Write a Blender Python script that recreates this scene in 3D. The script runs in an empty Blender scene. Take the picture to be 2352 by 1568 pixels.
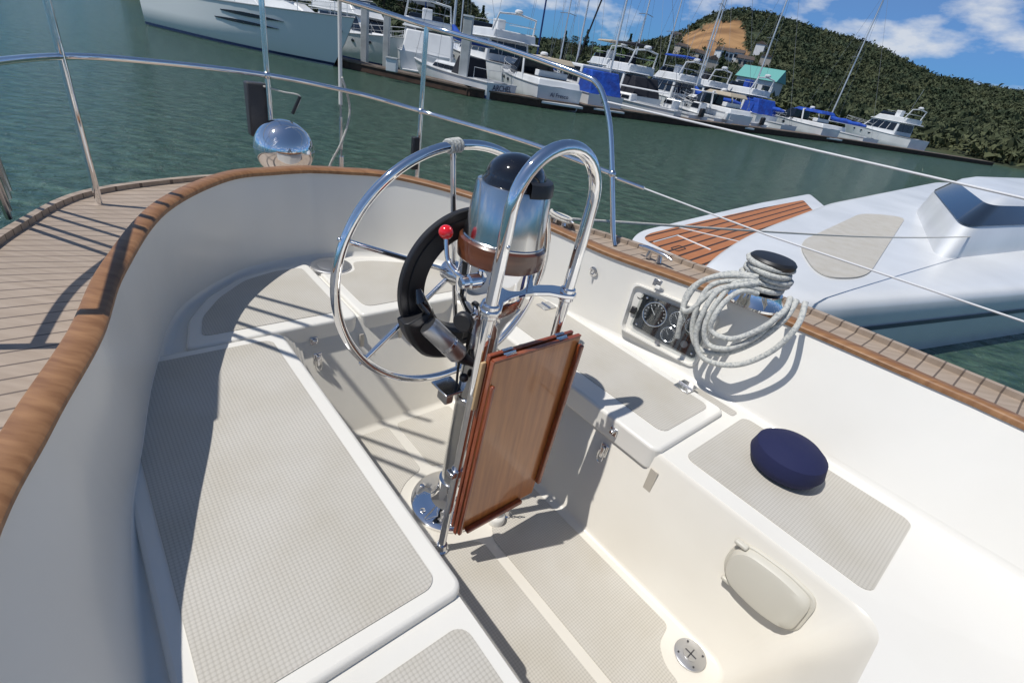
import bpy, bmesh, math, random
import numpy as np
from mathutils import Vector, Matrix
random.seed(4); np.random.seed(4)
rad=math.radians
C=bpy.context.scene.collection
f=1125.0; pit=rad(30.1); CP,SP=math.cos(pit),math.sin(pit); ux,uy=0.189,0.982
H=2.5; P0=(-.111,1.215); s=math.sqrt(.5)
def ray(px,py):
    cx=(px-1176)/f; cy=(784-py)/f
    a=cx*uy-cy*ux; b=cx*ux+cy*uy
    return (a, CP+b*SP, -SP+b*CP)
def boatc(x,y,z):
    dx,dy=x-P0[0],y-P0[1]
    return (s*(-dx+dy), s*(dx+dy), z)
def hz(px,py,z):
    d=ray(px,py); t=(z-H)/d[2]; return boatc(d[0]*t,d[1]*t,z)
def hu(px,py,u):
    d=ray(px,py); t=(u+s*(-P0[0]+P0[1]))/(s*(-d[0]+d[1])); return boatc(d[0]*t,d[1]*t,H+d[2]*t)
def hv(px,py,v):
    d=ray(px,py); t=(v+s*(P0[0]+P0[1]))/(s*(d[0]+d[1])); return boatc(d[0]*t,d[1]*t,H+d[2]*t)
def wz(px,py,z=0):
    d=ray(px,py); t=(z-H)/d[2]; return Vector((d[0]*t,d[1]*t,z))
def W(u,v,z): return Vector((P0[0]+s*(-u+v), P0[1]+s*(u+v), z))
def PV(u,v,h): return W(u,v+.055*h,1.1+h)
EU=Vector((-s,s,0)); EV=Vector((s,s,0)); EZ=Vector((0,0,1)); LEAN=Vector((s*.055,s*.055,1)).normalized()
BASE={}
class MB:
    def __init__(self): self.v=[]; self.f=[]
    def add(self,vs,fs):
        n=len(self.v); self.v+= [Vector(q) for q in vs]; self.f+=[tuple(i+n for i in g) for g in fs]; return self
    def box8(self,p): return self.add(p,[(3,2,1,0),(4,5,6,7),(0,1,5,4),(1,2,6,5),(2,3,7,6),(3,0,4,7)])
    def obox(self,c,ax,ay,az,sx,sy,sz):
        c=Vector(c); ax=Vector(ax).normalized()*sx/2; ay=Vector(ay).normalized()*sy/2; az=Vector(az).normalized()*sz/2
        return self.box8([c-ax-ay-az,c+ax-ay-az,c+ax+ay-az,c-ax+ay-az,c-ax-ay+az,c+ax-ay+az,c+ax+ay+az,c-ax+ay+az])
    def box(self,x0,x1,y0,y1,z0,z1): return self.box8([(x0,y0,z0),(x1,y0,z0),(x1,y1,z0),(x0,y1,z0),(x0,y0,z1),(x1,y0,z1),(x1,y1,z1),(x0,y1,z1)])
    def loft(self,rings,closed=True,cap0=False,cap1=False):
        n=len(rings[0]); vs=[q for r in rings for q in r]; fs=[]
        for i in range(len(rings)-1):
            for j in range(n if closed else n-1):
                k=(j+1)%n; fs.append((i*n+j,i*n+k,(i+1)*n+k,(i+1)*n+j))
        if cap0: fs.append(tuple(range(n-1,-1,-1)))
        if cap1: fs.append(tuple((len(rings)-1)*n+j for j in range(n)))
        return self.add(vs,fs)
    def tube(self,pts,r,seg=10,closed=False,caps=True):
        pts=[Vector(q) for q in pts]; n=len(pts)
        rs=r if isinstance(r,(list,tuple)) else [r]*n
        T=[]
        for i in range(n):
            if closed: d=pts[(i+1)%n]-pts[i-1]
            else: d=pts[min(i+1,n-1)]-pts[max(i-1,0)]
            T.append(d.normalized())
        up=Vector((0,0,1)) if abs(T[0].z)<.9 else Vector((1,0,0))
        N=(up-T[0]*up.dot(T[0])).normalized(); rings=[]
        for i in range(n):
            N=(N-T[i]*N.dot(T[i])).normalized(); B=T[i].cross(N)
            rings.append([pts[i]+(N*math.cos(2*math.pi*k/seg)+B*math.sin(2*math.pi*k/seg))*rs[i] for k in range(seg)])
        if closed: rings.append(rings[0]); caps=False
        return self.loft(rings,True,caps,caps)
    def lathe(self,c,axis,prof,seg=32,a0=0,a1=2*math.pi,ref=None):
        c=Vector(c); ax=Vector(axis).normalized(); up=Vector(ref) if ref else (Vector((0,0,1)) if abs(ax.z)<.9 else Vector((1,0,0)))
        N=(up-ax*up.dot(ax)).normalized(); B=ax.cross(N); rings=[]
        full=abs(a1-a0-2*math.pi)<1e-6
        m=seg if full else seg+1
        for h,r in prof: rings.append([c+ax*h+(N*math.cos(a0+(a1-a0)*k/seg)+B*math.sin(a0+(a1-a0)*k/seg))*max(r,1e-4) for k in range(m)])
        return self.loft(rings,full,full,full)
    def sphere(self,c,r,seg=24,n=12,sc=(1,1,1)):
        c=Vector(c); rings=[]
        for i in range(n+1):
            a=math.pi*i/n; a=min(max(a,.02),math.pi-.02)
            rings.append([c+Vector((r*sc[0]*math.sin(a)*math.cos(2*math.pi*k/seg),r*sc[1]*math.sin(a)*math.sin(2*math.pi*k/seg),-r*sc[2]*math.cos(a))) for k in range(seg)])
        return self.loft(rings,True,True,True)
    def prism(self,poly,off):
        off=Vector(off); return self.loft([[Vector(q) for q in poly],[Vector(q)+off for q in poly]],True,True,True)
    def build(self,name,m,parent=None,origin=None,bevel=0,ang=38,seg=2,smooth=True):
        if parent is not None: b=BASE.get(parent.name,Vector((0,0,0)))
        else: b=Vector(origin) if origin is not None else Vector((0,0,0))
        me=bpy.data.meshes.new(name); me.from_pydata([tuple(q-b) for q in self.v],[],self.f); me.update()
        bm=bmesh.new(); bm.from_mesh(me); bmesh.ops.recalc_face_normals(bm,faces=bm.faces); bm.to_mesh(me); bm.free()
        if smooth:
            me.polygons.foreach_set('use_smooth',[True]*len(me.polygons)); me.set_sharp_from_angle(angle=rad(ang))
        me.materials.append(m)
        o=bpy.data.objects.new(name,me); C.objects.link(o)
        if parent is not None: o.parent=parent; BASE[o.name]=b
        else: o.location=b; BASE[o.name]=b
        if bevel:
            md=o.modifiers.new('Bevel','BEVEL'); md.width=bevel; md.segments=seg; md.limit_method='ANGLE'; md.angle_limit=rad(40)
        return o
def tag(o,label,cat,group=None,kind=None):
    if label: o['label']=label
    if cat: o['category']=cat
    if group: o['group']=group
    if kind: o['kind']=kind
    return o
def thing(name,label,cat,loc,rot=None,group=None):
    o=bpy.data.objects.new(name,None); C.objects.link(o); o.location=loc; o.empty_display_size=.1
    if rot is not None: o.rotation_euler=(0,0,rot); BASE[o.name]=Vector((0,0,0))
    else: BASE[o.name]=Vector(loc)
    return tag(o,label,cat,group)
def cr(P,n=8,closed=False):
    P=[Vector(q) for q in P]; out=[]; N=len(P)
    rng=range(N) if closed else range(N-1)
    for i in rng:
        if closed: a,b,c,d=P[i-1],P[i],P[(i+1)%N],P[(i+2)%N]
        else: a,b,c,d=P[max(i-1,0)],P[i],P[i+1],P[min(i+2,N-1)]
        for k in range(n):
            t=k/n; out.append(.5*((2*b)+(c-a)*t+(2*a-5*b+4*c-d)*t*t+(3*b-a-3*c+d)*t**3))
    if not closed: out.append(P[-1])
    return out
# ---------- materials ----------
def mat(name,col,rough=.5,metal=0,col2=None,nscale=5,nlo=.4,nhi=.65,stretch=None,bump=None,coat=0,spec=None,rot=0):
    m=bpy.data.materials.new(name); m.use_nodes=True; nt=m.node_tree; N=nt.nodes; Lk=nt.links
    P=N['Principled BSDF']; P.inputs['Base Color'].default_value=(*col,1); P.inputs['Roughness'].default_value=rough; P.inputs['Metallic'].default_value=metal
    if coat: P.inputs['Coat Weight'].default_value=coat; P.inputs['Coat Roughness'].default_value=.05
    if spec is not None: P.inputs['Specular IOR Level'].default_value=spec
    tc=N.new('ShaderNodeTexCoord'); mp=N.new('ShaderNodeMapping'); Lk.new(tc.outputs['Object'],mp.inputs[0]); mp.inputs['Rotation'].default_value=(0,0,rot)
    if stretch: mp.inputs['Scale'].default_value=stretch
    if col2:
        nz=N.new('ShaderNodeTexNoise'); nz.inputs['Scale'].default_value=nscale; nz.inputs['Detail'].default_value=6; Lk.new(mp.outputs[0],nz.inputs[0])
        rp=N.new('ShaderNodeValToRGB'); rp.color_ramp.elements[0].position=nlo; rp.color_ramp.elements[1].position=nhi
        rp.color_ramp.elements[0].color=(*col,1); rp.color_ramp.elements[1].color=(*col2,1)
        Lk.new(nz.outputs['Fac'],rp.inputs[0]); Lk.new(rp.outputs[0],P.inputs['Base Color'])
    if bump:
        n2=N.new('ShaderNodeTexNoise'); n2.inputs['Scale'].default_value=bump[0]; n2.inputs['Detail'].default_value=4; Lk.new(mp.outputs[0],n2.inputs[0])
        b=N.new('ShaderNodeBump'); b.inputs['Strength'].default_value=bump[1]; b.inputs['Distance'].default_value=bump[2]; Lk.new(n2.outputs['Fac'],b.inputs['Height']); Lk.new(b.outputs[0],P.inputs['Normal'])
    return m
def grid_mat(name,c1,c2,scale,rot):
    m=mat(name,c1,.65); nt=m.node_tree; N=nt.nodes; Lk=nt.links; P=N['Principled BSDF']
    mp=[n for n in N if n.type=='MAPPING'][0]; mp.inputs['Rotation'].default_value=(0,0,rot); mp.inputs['Scale'].default_value=(1,1,0)
    vo=N.new('ShaderNodeTexVoronoi'); vo.inputs['Scale'].default_value=scale; vo.inputs['Randomness'].default_value=0; Lk.new(mp.outputs[0],vo.inputs['Vector'])
    rp=N.new('ShaderNodeValToRGB'); rp.color_ramp.elements[0].position=.30; rp.color_ramp.elements[1].position=.62
    rp.color_ramp.elements[0].color=(*c1,1); rp.color_ramp.elements[1].color=(*c2,1); Lk.new(vo.outputs['Distance'],rp.inputs[0])
    nz=N.new('ShaderNodeTexNoise'); nz.inputs['Scale'].default_value=5; nz.inputs['Detail'].default_value=9; Lk.new(mp.outputs[0],nz.inputs[0])
    r2=N.new('ShaderNodeValToRGB'); r2.color_ramp.elements[0].position=.38; r2.color_ramp.elements[1].position=.80
    r2.color_ramp.elements[0].color=(1,1,1,1); r2.color_ramp.elements[1].color=(.88,.86,.81,1); Lk.new(nz.outputs['Fac'],r2.inputs[0])
    mx=N.new('ShaderNodeMix'); mx.data_type='RGBA'; mx.blend_type='MULTIPLY'; mx.inputs[0].default_value=1; Lk.new(rp.outputs[0],mx.inputs[6]); Lk.new(r2.outputs[0],mx.inputs[7]); Lk.new(mx.outputs[2],P.inputs['Base Color'])
    b=N.new('ShaderNodeBump'); b.inputs['Strength'].default_value=.5; b.inputs['Distance'].default_value=.001; b.invert=True; Lk.new(vo.outputs['Distance'],b.inputs['Height']); Lk.new(b.outputs[0],P.inputs['Normal'])
    return m
def plank_mat(name,c1,c2,seam,pitch,rot,rough=.6,wid=.10):
    m=mat(name,c1,rough,0,c2,6,.35,.7,(1,8,1),rot=rot); nt=m.node_tree; N=nt.nodes; Lk=nt.links; P=N['Principled BSDF']
    tc=[n for n in N if n.type=='TEX_COORD'][0]; mp=N.new('ShaderNodeMapping'); mp.inputs['Rotation'].default_value=(0,0,rot); Lk.new(tc.outputs['Object'],mp.inputs[0])
    sx=N.new('ShaderNodeSeparateXYZ'); Lk.new(mp.outputs[0],sx.inputs[0])
    a=N.new('ShaderNodeMath'); a.operation='DIVIDE'; a.inputs[1].default_value=pitch; Lk.new(sx.outputs['Y'],a.inputs[0])
    fr=N.new('ShaderNodeMath'); fr.operation='FRACT'; Lk.new(a.outputs[0],fr.inputs[0])
    g=N.new('ShaderNodeMath'); g.operation='LESS_THAN'; g.inputs[1].default_value=wid; Lk.new(fr.outputs[0],g.inputs[0])
    mx=N.new('ShaderNodeMix'); mx.data_type='RGBA'; Lk.new(g.outputs[0],mx.inputs[0]); src=P.inputs['Base Color'].links[0].from_socket
    Lk.new(src,mx.inputs[6]); mx.inputs[7].default_value=(*seam,1); Lk.new(mx.outputs[2],P.inputs['Base Color'])
    return m
M={}
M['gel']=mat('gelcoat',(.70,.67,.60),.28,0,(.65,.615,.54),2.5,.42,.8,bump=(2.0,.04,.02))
M['gelw']=mat('gelcoat_white',(.765,.745,.69),.22,0,(.73,.705,.645),4,.4,.85)
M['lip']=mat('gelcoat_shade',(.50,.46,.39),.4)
M['nonskid']=grid_mat('nonskid',(.54,.515,.465),(.42,.397,.352),122,rad(45))
M['chrome']=mat('chrome',(.86,.86,.87),.04,1)
M['steel']=mat('steel',(.72,.72,.73),.16,1)
M['brushed']=mat('brushed',(.62,.62,.61),.17,1,bump=(40,.05,.002),stretch=(1,1,.03))
M['alu']=mat('aluminium',(.58,.58,.59),.35,1)
M['black']=mat('black_plastic',(.016,.016,.018),.42)
M['gloss']=mat('black_gloss',(.006,.006,.008),.04,coat=1)
M['board']=mat('gauge_board',(.045,.048,.052),.25)
M['face']=mat('gauge_face',(.035,.037,.04),.3)
M['dark']=mat('dark_grey',(.04,.04,.045),.5)
M['red']=mat('red',(.75,.01,.015),.15,coat=1)
M['teakcap']=mat('teak_cap',(.33,.17,.075),.45,0,(.20,.09,.035),12,.3,.7,(1,6,1),rot=rad(45))
M['table']=mat('varnished_face',(.46,.175,.05),.3,0,(.29,.095,.026),9,.3,.72,(6,6,.6),coat=.55,rot=rad(45))
M['tableedge']=mat('varnished_edge',(.30,.065,.018),.3,0,(.17,.034,.010),14,.3,.7,(3,3,1),coat=.8)
M['ringwood']=mat('ring_wood',(.16,.05,.018),.3,0,(.09,.025,.009),10,.3,.7,(1,1,9),coat=1)
M['pale']=mat('pale_wood',(.55,.38,.2),.5)
M['deckteak']=plank_mat('deck_teak',(.40,.32,.25),(.32,.25,.19),(.13,.10,.08),.055,rad(-45))
M['rope']=mat('rope',(.55,.55,.51),.85,0,(.36,.375,.37),110,.48,.62,bump=(190,.8,.004))
M['rope2']=mat('rope_white',(.62,.60,.55),.8,0,(.45,.44,.4),150,.4,.6,bump=(200,.6,.003))
M['navy']=mat('navy_cloth',(.008,.012,.06),.85,bump=(60,.2,.003))
M['whitepl']=mat('white_plastic',(.72,.71,.67),.4)
M['beige']=mat('beige_plastic',(.58,.555,.48),.4)
M['print']=mat('print_white',(.7,.7,.7),.5)
M['bw']=mat('boat_white',(.74,.75,.75),.25,0,(.64,.65,.65),.8,.4,.7)
M['bhull']=mat('boat_pale_hull',(.76,.79,.78),.35)
M['bgrey']=mat('boat_grey',(.35,.36,.37),.4)
M['win']=mat('boat_window',(.010,.014,.022),.1)
M['bstripe']=mat('boat_stripe',(.01,.02,.08),.3)
M['bluecv']=mat('blue_canvas',(.006,.07,.42),.8,0,(.01,.045,.28),2,.4,.6,bump=(4,.5,.1))
M['tancv']=mat('tan_canvas',(.42,.36,.27),.8)
M['blackcv']=mat('black_canvas',(.012,.013,.02),.85)
M['mast']=mat('mast',(.66,.67,.68),.35,.4)
M['mastb']=mat('mast_blue',(.01,.03,.14),.4)
M['wire']=mat('wire',(.35,.35,.35),.4,.6)
M['dockw']=mat('dock_wood',(.16,.125,.095),.85,0,(.09,.065,.05),2,.35,.65)
M['dockd']=mat('dock_dark',(.045,.028,.02),.9,0,(.08,.045,.03),3,.35,.65)
M['pile']=mat('pile',(.52,.53,.52),.6,0,(.36,.37,.36),1.5,.4,.7)
de=wz(1745,470,.5)-wz(1478,530,.5)
M['swimteak']=plank_mat('platform_teak',(.44,.175,.07),(.34,.125,.048),(.045,.025,.018),.17,-math.atan2(de.y,de.x),wid=.22)
M['teal']=mat('teal_roof',(.12,.36,.33),.6)
M['roof1']=mat('roof_brown',(.085,.065,.055),.8)
M['wall1']=mat('wall_cream',(.45,.41,.35),.8)
M['bark']=mat('bark',(.10,.07,.05),.9)
M['leaf']=mat('leaf_dark',(.020,.042,.014),.8,0,(.045,.075,.025),.25,.35,.65)
M['leaf2']=mat('leaf_olive',(.045,.062,.022),.8,0,(.022,.036,.014),.3,.35,.65)
M['palm']=mat('palm_leaf',(.06,.10,.025),.6)
cvm=bpy.data.materials.new('clear_acrylic'); cvm.use_nodes=True; nt=cvm.node_tree; nt.nodes.clear()
o_=nt.nodes.new('ShaderNodeOutputMaterial'); mxs=nt.nodes.new('ShaderNodeMixShader'); tr=nt.nodes.new('ShaderNodeBsdfTransparent'); gl=nt.nodes.new('ShaderNodeBsdfGlossy'); gl.inputs['Roughness'].default_value=.04; tr.inputs[0].default_value=(.93,.95,.95,1)
mxs.inputs[0].default_value=.16; nt.links.new(tr.outputs[0],mxs.inputs[1]); nt.links.new(gl.outputs[0],mxs.inputs[2]); nt.links.new(mxs.outputs[0],o_.inputs[0]); M['clear']=cvm
# ---------- own boat ----------
CC=(-.2,0.0); NT=600
TH=[2*math.pi*i/NT for i in range(NT)]
def mirror(P):
    P=[tuple(q) for q in P]; return P+[(q[0],-q[1])+tuple(q[2:]) for q in reversed(P) if abs(q[1])>1e-6]
def polar(loop):
    A=np.array([(q[0]-CC[0],q[1]-CC[1],q[2]) for q in loop]); B=np.roll(A,-1,0); out=[]
    for th in TH:
        d=np.array([math.cos(th),math.sin(th)]); e=B[:,:2]-A[:,:2]
        den=d[0]*e[:,1]-d[1]*e[:,0]; den=np.where(abs(den)<1e-9,1e-9,den)
        t=(A[:,0]*e[:,1]-A[:,1]*e[:,0])/den; k=(A[:,0]*d[1]-A[:,1]*d[0])/den
        ok=(t>0)&(k>=-1e-6)&(k<=1+1e-6); i=np.argmax(np.where(ok,t,-1)); out.append((t[i],A[i,2]+(B[i,2]-A[i,2])*k[i]))
    return out
def ring(pol,dr=0,dz=0,z=None): return [W(CC[0]+(r+dr)*math.cos(th),CC[1]+(r+dr)*math.sin(th),(zz if z is None else z)+dz) for (r,zz),th in zip(pol,TH)]
def rrect(u0,u1,v0,v1,r,n=6):
    out=[]
    for cx,cy,a in ((u1-r,v1-r,0),(u0+r,v1-r,90),(u0+r,v0+r,180),(u1-r,v0+r,270)):
        for k in range(n+1):
            t=rad(a+90*k/n); out.append((cx+r*math.cos(t),cy+r*math.sin(t)))
    return out
def rnd(P,r,n=5):
    o=[]; N=len(P); P=[Vector(q) for q in P]
    for i in range(N):
        a=P[i-1]; b=P[i]; c=P[(i+1)%N]; d1=(a-b); d2=(c-b); d1=d1.normalized()*min(r,d1.length*.45); d2=d2.normalized()*min(r,d2.length*.45)
        for k in range(n+1):
            t=k/n; o.append((b+d1)*(1-t)**2+b*2*t*(1-t)+(b+d2)*t*t)
    return o
def ins(P,k): c=sum(P,Vector())/len(P); return [c+(q-c)*k for q in P]
def r2d(P,r): return [(q.x,q.y) for q in rnd([(a,b,0) for a,b in P],r)]
ZS=1.545
base_p=[(1.19,0,0),(1.17,.17,0),(1.09,.37,0),(.85,.60,0),(.5,.72,0),(.2,.79,0),(-.07,.845,0),(-.59,.877,0),(-1.3,.89,0)]
top_p=[(1.25,0,1.915),(1.225,.14,1.915),(1.145,.34,1.915),(.87,.58,1.90),(.50,.735,1.875),(.22,.81,1.858),(-.05,.90,1.855),(-.34,.975,1.855),(-1.0,1.03,1.86)]
hull_p=[(2.0,0,1.70),(1.93,.36,1.70),(1.70,.76,1.71),(1.2,.97,1.75),(.76,1.08,1.79),(.4,1.22,1.80),(0,1.29,1.81),(-.3,1.34,1.81),(-1,1.42,1.81),(-2.4,1.5,1.81)]
def cl(P,extra): 
    Q=[tuple(q) for q in cr(P,8)]; 
    return mirror(Q+extra)
pb=polar(cl(base_p,[(-1.9,.89,0),(-1.9,0,0)])); pt=polar(cl(top_p,[(-2.0,1.03,1.86),(-2.0,0,1.86)])); ph=polar(cl(hull_p,[(-3.2,1.5,1.81),(-3.2,0,1.81)]))
def fw(u0,u1,v0,v1,r,z): return polar([(a,b,z) for a,b in rrect(u0,u1,v0,v1,r)])
f0=fw(-.915,.475,-.325,.33,.05,1.1); f1=fw(-.93,.49,-.34,.345,.06,1.115); f2=fw(-1.09,.61,-.355,.378,.06,ZS-.012); f3=fw(-1.1,.622,-.365,.39,.06,ZS)
boat=thing('sailboat','white fibreglass sailboat cockpit with beige non-skid panels and teak capped coaming in the foreground','sailboat',W(0,0,1.1))
mb=MB()
r0=ring(f0); mb.loft([r0,ring(f1),ring(f2),ring(f3)]); n=len(mb.v); mb.v.append(W(CC[0],CC[1],1.1)); mb.f+=[(i,(i+1)%NT,n) for i in range(NT)]
mb.build('footwell',M['gel'],boat,ang=60)
mb=MB(); mb.loft([ring(f3),ring(pb,-.025,0,ZS),ring(pb,-.008,.006,ZS),ring(pb,0,.025,ZS)]); mb.build('seat_top',M['gelw'],boat,ang=60)
def cl_r(k,dz=0): return [a*(1-k)+b*k for a,b in zip(ring(pb,0,.025,ZS),ring(pt))]
mb=MB(); mb.loft([cl_r(0),cl_r(.33),cl_r(.66),cl_r(1.0),ring(pt,.04,0)]+[[Vector((q.x,q.y,1.6)) for q in ring(pt,.055)]]); mb.build('coaming',M['gelw'],boat,ang=50)
mb=MB(); R4=[ring(pt,-.008,.001),ring(pt,-.010,.014),ring(pt,-.002,.021),ring(pt,.044,.021),ring(pt,.052,.014),ring(pt,.050,.001)]
mb.loft(R4+[R4[0]]); mb.build('coaming_cap',M['teakcap'],boat,ang=50)
mb=MB(); din=[(r,zz) for (r,_),(_,zz) in zip(pt,ph)]; mb.loft([ring(din,.04),ring(ph,-.03),ring(ph,-.03,.02),ring(ph,0,.02)]); mb.build('side_deck',M['deckteak'],boat,ang=30)
mb=MB(); mb.loft([ring(ph,0,.02),ring(ph,0,-.06),ring([(r*.93,1.0) for r,_ in ph]),ring([(r*.80,.2) for r,_ in ph]),ring([(r*.6,-.3) for r,_ in ph])]); mb.build('hull',M['gelw'],boat)
mb=MB(); mb.tube(ring(ph,.004,-.01)[::3],.022,8,closed=True); mb.build('rub_rail',M['black'],boat)
def slab(name,poly,z0,z1,m,parent=boat,bevel=.01): 
    return MB().prism([W(a,b,z0) for a,b in poly],(0,0,z1-z0)).build(name,m,parent,bevel=bevel,seg=3)
lidL=slab('locker_lid',rrect(-.512,.588,-.835,-.352,.03),1.478,1.565,M['gelw'])
lidR=slab('locker_lid',rrect(-.478,.56,.366,.775,.03),1.478,1.565,M['gelw'])
lidA=slab('locker_lid',r2d([(.600,-.072),(1.115,-.072),(1.11,-.20),(1.06,-.36),(.93,-.50),(.78,-.59),(.600,-.63)],.03),1.478,1.562,M['gelw'])
lidB=slab('locker_lid',r2d([(.600,-.058),(1.115,-.058),(1.11,.18),(1.04,.36),(.88,.51),(.70,.60),(.600,.60)],.03),1.478,1.562,M['gelw'])
def ns(poly,z,parent): return slab('nonskid_panel',poly,z-.0005,z+.0025,M['nonskid'],parent,bevel=0)
ns(rrect(-.475,.55,-.80,-.395,.03),1.565,lidL)
ns(rrect(-.435,.52,.455,.735,.03),1.565,lidR)
ns(r2d([(.69,-.112),(1.075,-.112),(1.07,-.22),(1.02,-.35),(.905,-.465),(.78,-.545),(.655,-.575),(.655,-.14)],.03),1.562,lidA)
ns(r2d([(.68,-.02),(.945,-.02),(.975,.085),(1.07,.115),(1.06,.2),(.99,.345),(.84,.475),(.69,.535),(.655,.50),(.655,.0)],.03),1.562,lidB)
ns(rrect(-1.05,-.56,-.80,-.39,.03),ZS,boat)
ns(rrect(-1.05,-.525,.45,.835,.03),ZS,boat)
ns(rrect(-.50,-.33,.795,.835,.012),ZS,boat)
def solepan(poly): return ns(r2d(poly,.02),1.1,boat)
solepan([(.455,-.29),(.455,-.01),(.19,-.01)]+[(.178*math.cos(rad(a)),.178*math.sin(rad(a))) for a in range(-8,-70,-8)]+[(.06,-.29)])
solepan([(.455,.29),(.06,.29)]+[(.178*math.cos(rad(a)),.178*math.sin(rad(a))) for a in range(68,8,-8)]+[(.19,.03),(.455,.03)])
solepan([(-.86,-.29)]+[(-.06,-.29)]+[(.178*math.cos(rad(a)),.178*math.sin(rad(a))) for a in range(-112,-176,-8)]+[(-.205,-.0),(-.86,.0)])
solepan([(-.74,.305),(-.06,.305)]+[(.178*math.cos(rad(a)),.178*math.sin(rad(a))) for a in range(112,168,8)]+[(-.215,.035),(-.86,.035),(-.86,.19),(-.80,.20),(-.755,.235)])
def fR(u,z,off=0): return W(u,.345+.033*(z-1.1)/.445-off,z)
def fA(v,z,off=0): return W(.49+.12*(z-1.1)/.445-off,v,z)
MB().obox(fR(-.49,1.455,.001),EU,EZ,EV,.028,.085,.004).build('notch_shade',M['lip'],boat,bevel=.006)  # no real recess: darker slab colour stands for the shade inside a notch
for vv in (-.065,.10): MB().obox(fA(vv,1.45,.0),EV,EZ,EU,.018,.08,.006).build('notch_shade',M['lip'],boat,bevel=.004)
# ---------- pedestal ----------
ped=thing('steering_pedestal','polished steel steering pedestal with a large six spoked wheel standing in the cockpit','pedestal',W(0,0,1.1))
O=PV(0,0,0)
MB().lathe(O,EZ,[(0.003,.137),(.012,.137),(.018,.125),(.022,.095),(.03,.07),(.05,.057),(.085,.05),(.12,.048)],48).build('base_flange',M['chrome'],ped)
for a in (30,90,150,210,270,330):
    MB().lathe(W(.113*math.cos(rad(a)),.113*math.sin(rad(a)),1.117),EZ,[(0,.010),(.005,.010),(.007,.006)],12).build('bolt',M['steel'],ped)
MB().lathe(O,LEAN,[(.1,.047),(.4,.047),(.70,.047)],36).build('column',M['brushed'],ped)
MB().lathe(O,LEAN,[(.70,.05),(.72,.052),(.75,.064),(.78,.084),(.805,.099),(.825,.105),(.86,.107),(.93,.107)],56).build('bowl',M['chrome'],ped)
MB().lathe(O,LEAN,[(.920,.10),(.920,.112),(.925,.117),(.949,.119),(.973,.117),(.978,.112),(.978,.10)],56).build('wood_ring',M['ringwood'],ped)
plate=[(-.178,-.133),(-.168,-.152),(-.15,-.159),(-.125,-.15),(-.10,-.12),(-.085,-.08)]
full=plate+[(-.085,.08)]+[(a,-b) for a,b in reversed(plate[:-1])]+[(-.165,.11),(-.135,.08),(-.12,.04),(-.116,0),(-.12,-.04),(-.135,-.08),(-.165,-.11)]
MB().prism([PV(a,b,.858) for a,b in full],LEAN*.013).build('guard_plate',M['chrome'],ped,bevel=.003)
cmp_=thing('compass','domed black compass in a brushed steel housing on top of the steering pedestal','compass',PV(0,0,.978))
MB().lathe(O,LEAN,[(.976,.110),(.981,.110),(.984,.107),(1.01,.1045),(1.114,.0975),(1.120,.094),(1.122,.082)],64).build('housing',M['brushed'],cmp_)
MB().lathe(O,LEAN,[(1.119,.0855),(1.126,.084),(1.132,.079)]+[(1.130+.066*math.sin(rad(a)),.079*math.cos(rad(a))) for a in range(8,90,7)]+[(1.196,.001)],56).build('dome',M['gloss'],cmp_)
MB().lathe(O,LEAN,[(1.112,.0995),(1.134,.0985),(1.143,.094),(1.147,.084),(1.146,.074),(1.122,.074)],30,rad(-70),rad(60),ref=EV-EU*.75).build('hood',M['black'],cmp_)
# ---------- guard ----------
g=thing('pedestal_guard','bent stainless steel tube guard arching over the compass','guard rail',PV(-.15,0,0))
pts=[PV(-.15,-.133,h) for h in (.012,.3,.6,.9,1.05)]+[PV(-.15,-.133*math.cos(rad(a)),1.11+.133*math.sin(rad(a))) for a in range(0,181,9)]+[PV(-.15,.133,h) for h in (1.05,.9,.6,.3,.012)]
rr=[.0125,.0125,.0125,.016,.016]+[.016]*21+[.016,.016,.0125,.0125,.0125]
MB().tube(pts,rr,18).build('arch_tube',M['chrome'],g)
for sg in (-1,1):
    MB().lathe(PV(-.15,sg*.133,0),LEAN,[(.003,.024),(.008,.024),(.012,.019),(.03,.017)],20).build('foot',M['steel'],g)
    MB().lathe(PV(-.15,sg*.133,0),LEAN,[(.846,.021),(.884,.021)],20).build('collar',M['chrome'],g,bevel=.003)
    MB().lathe(PV(-.15,sg*.133,0),LEAN,[(.33,.018),(.355,.018)],20).build('clamp',M['steel'],g,bevel=.002)
MB().obox(PV(-.15,-.152,.343),EU,EV,EZ,.03,.02,.018).build('clamp',M['steel'],g,bevel=.003)
for h in (.80,1.03): MB().sphere(PV(-.166,-.133,h),.005,8,6).build('tube_screw',M['steel'],g)
# ---------- table ----------
tb=thing('cockpit_table','folded varnished wood cockpit table hanging from the pedestal guard','table',PV(-.2,0,.15))
def leaf(u0,u1,v0,v1,h0,h1): 
    m=MB(); m.box8([PV(a,b,h) for h in (h0,h1) for a,b in ((u0,v0),(u1,v0),(u1,v1),(u0,v1))]); return m
fl=leaf(-.213,-.201,-.142,.168,.145,.755).build('front_leaf',M['table'],tb,bevel=.003)
leaf(-.194,-.182,-.144,.155,.155,.765).build('rear_leaf',M['tableedge'],tb,bevel=.003)
leaf(-.2135,-.2005,-.1455,-.1425,.145,.757).build('edge_banding',M['tableedge'],tb,bevel=.001)
leaf(-.2135,-.2005,-.1424,.168,.7555,.760).build('edge_banding',M['tableedge'],tb,bevel=.001)
leaf(-.226,-.2135,-.142,-.131,.15,.69).build('fiddle_rail',M['tableedge'],fl,bevel=.004)
leaf(-.232,-.2135,.157,.172,.205,.735).build('fiddle_rail',M['tableedge'],fl,bevel=.004)
leaf(-.232,-.2135,-.115,.105,.147,.161).build('fiddle_rail',M['tableedge'],fl,bevel=.004)
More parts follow.
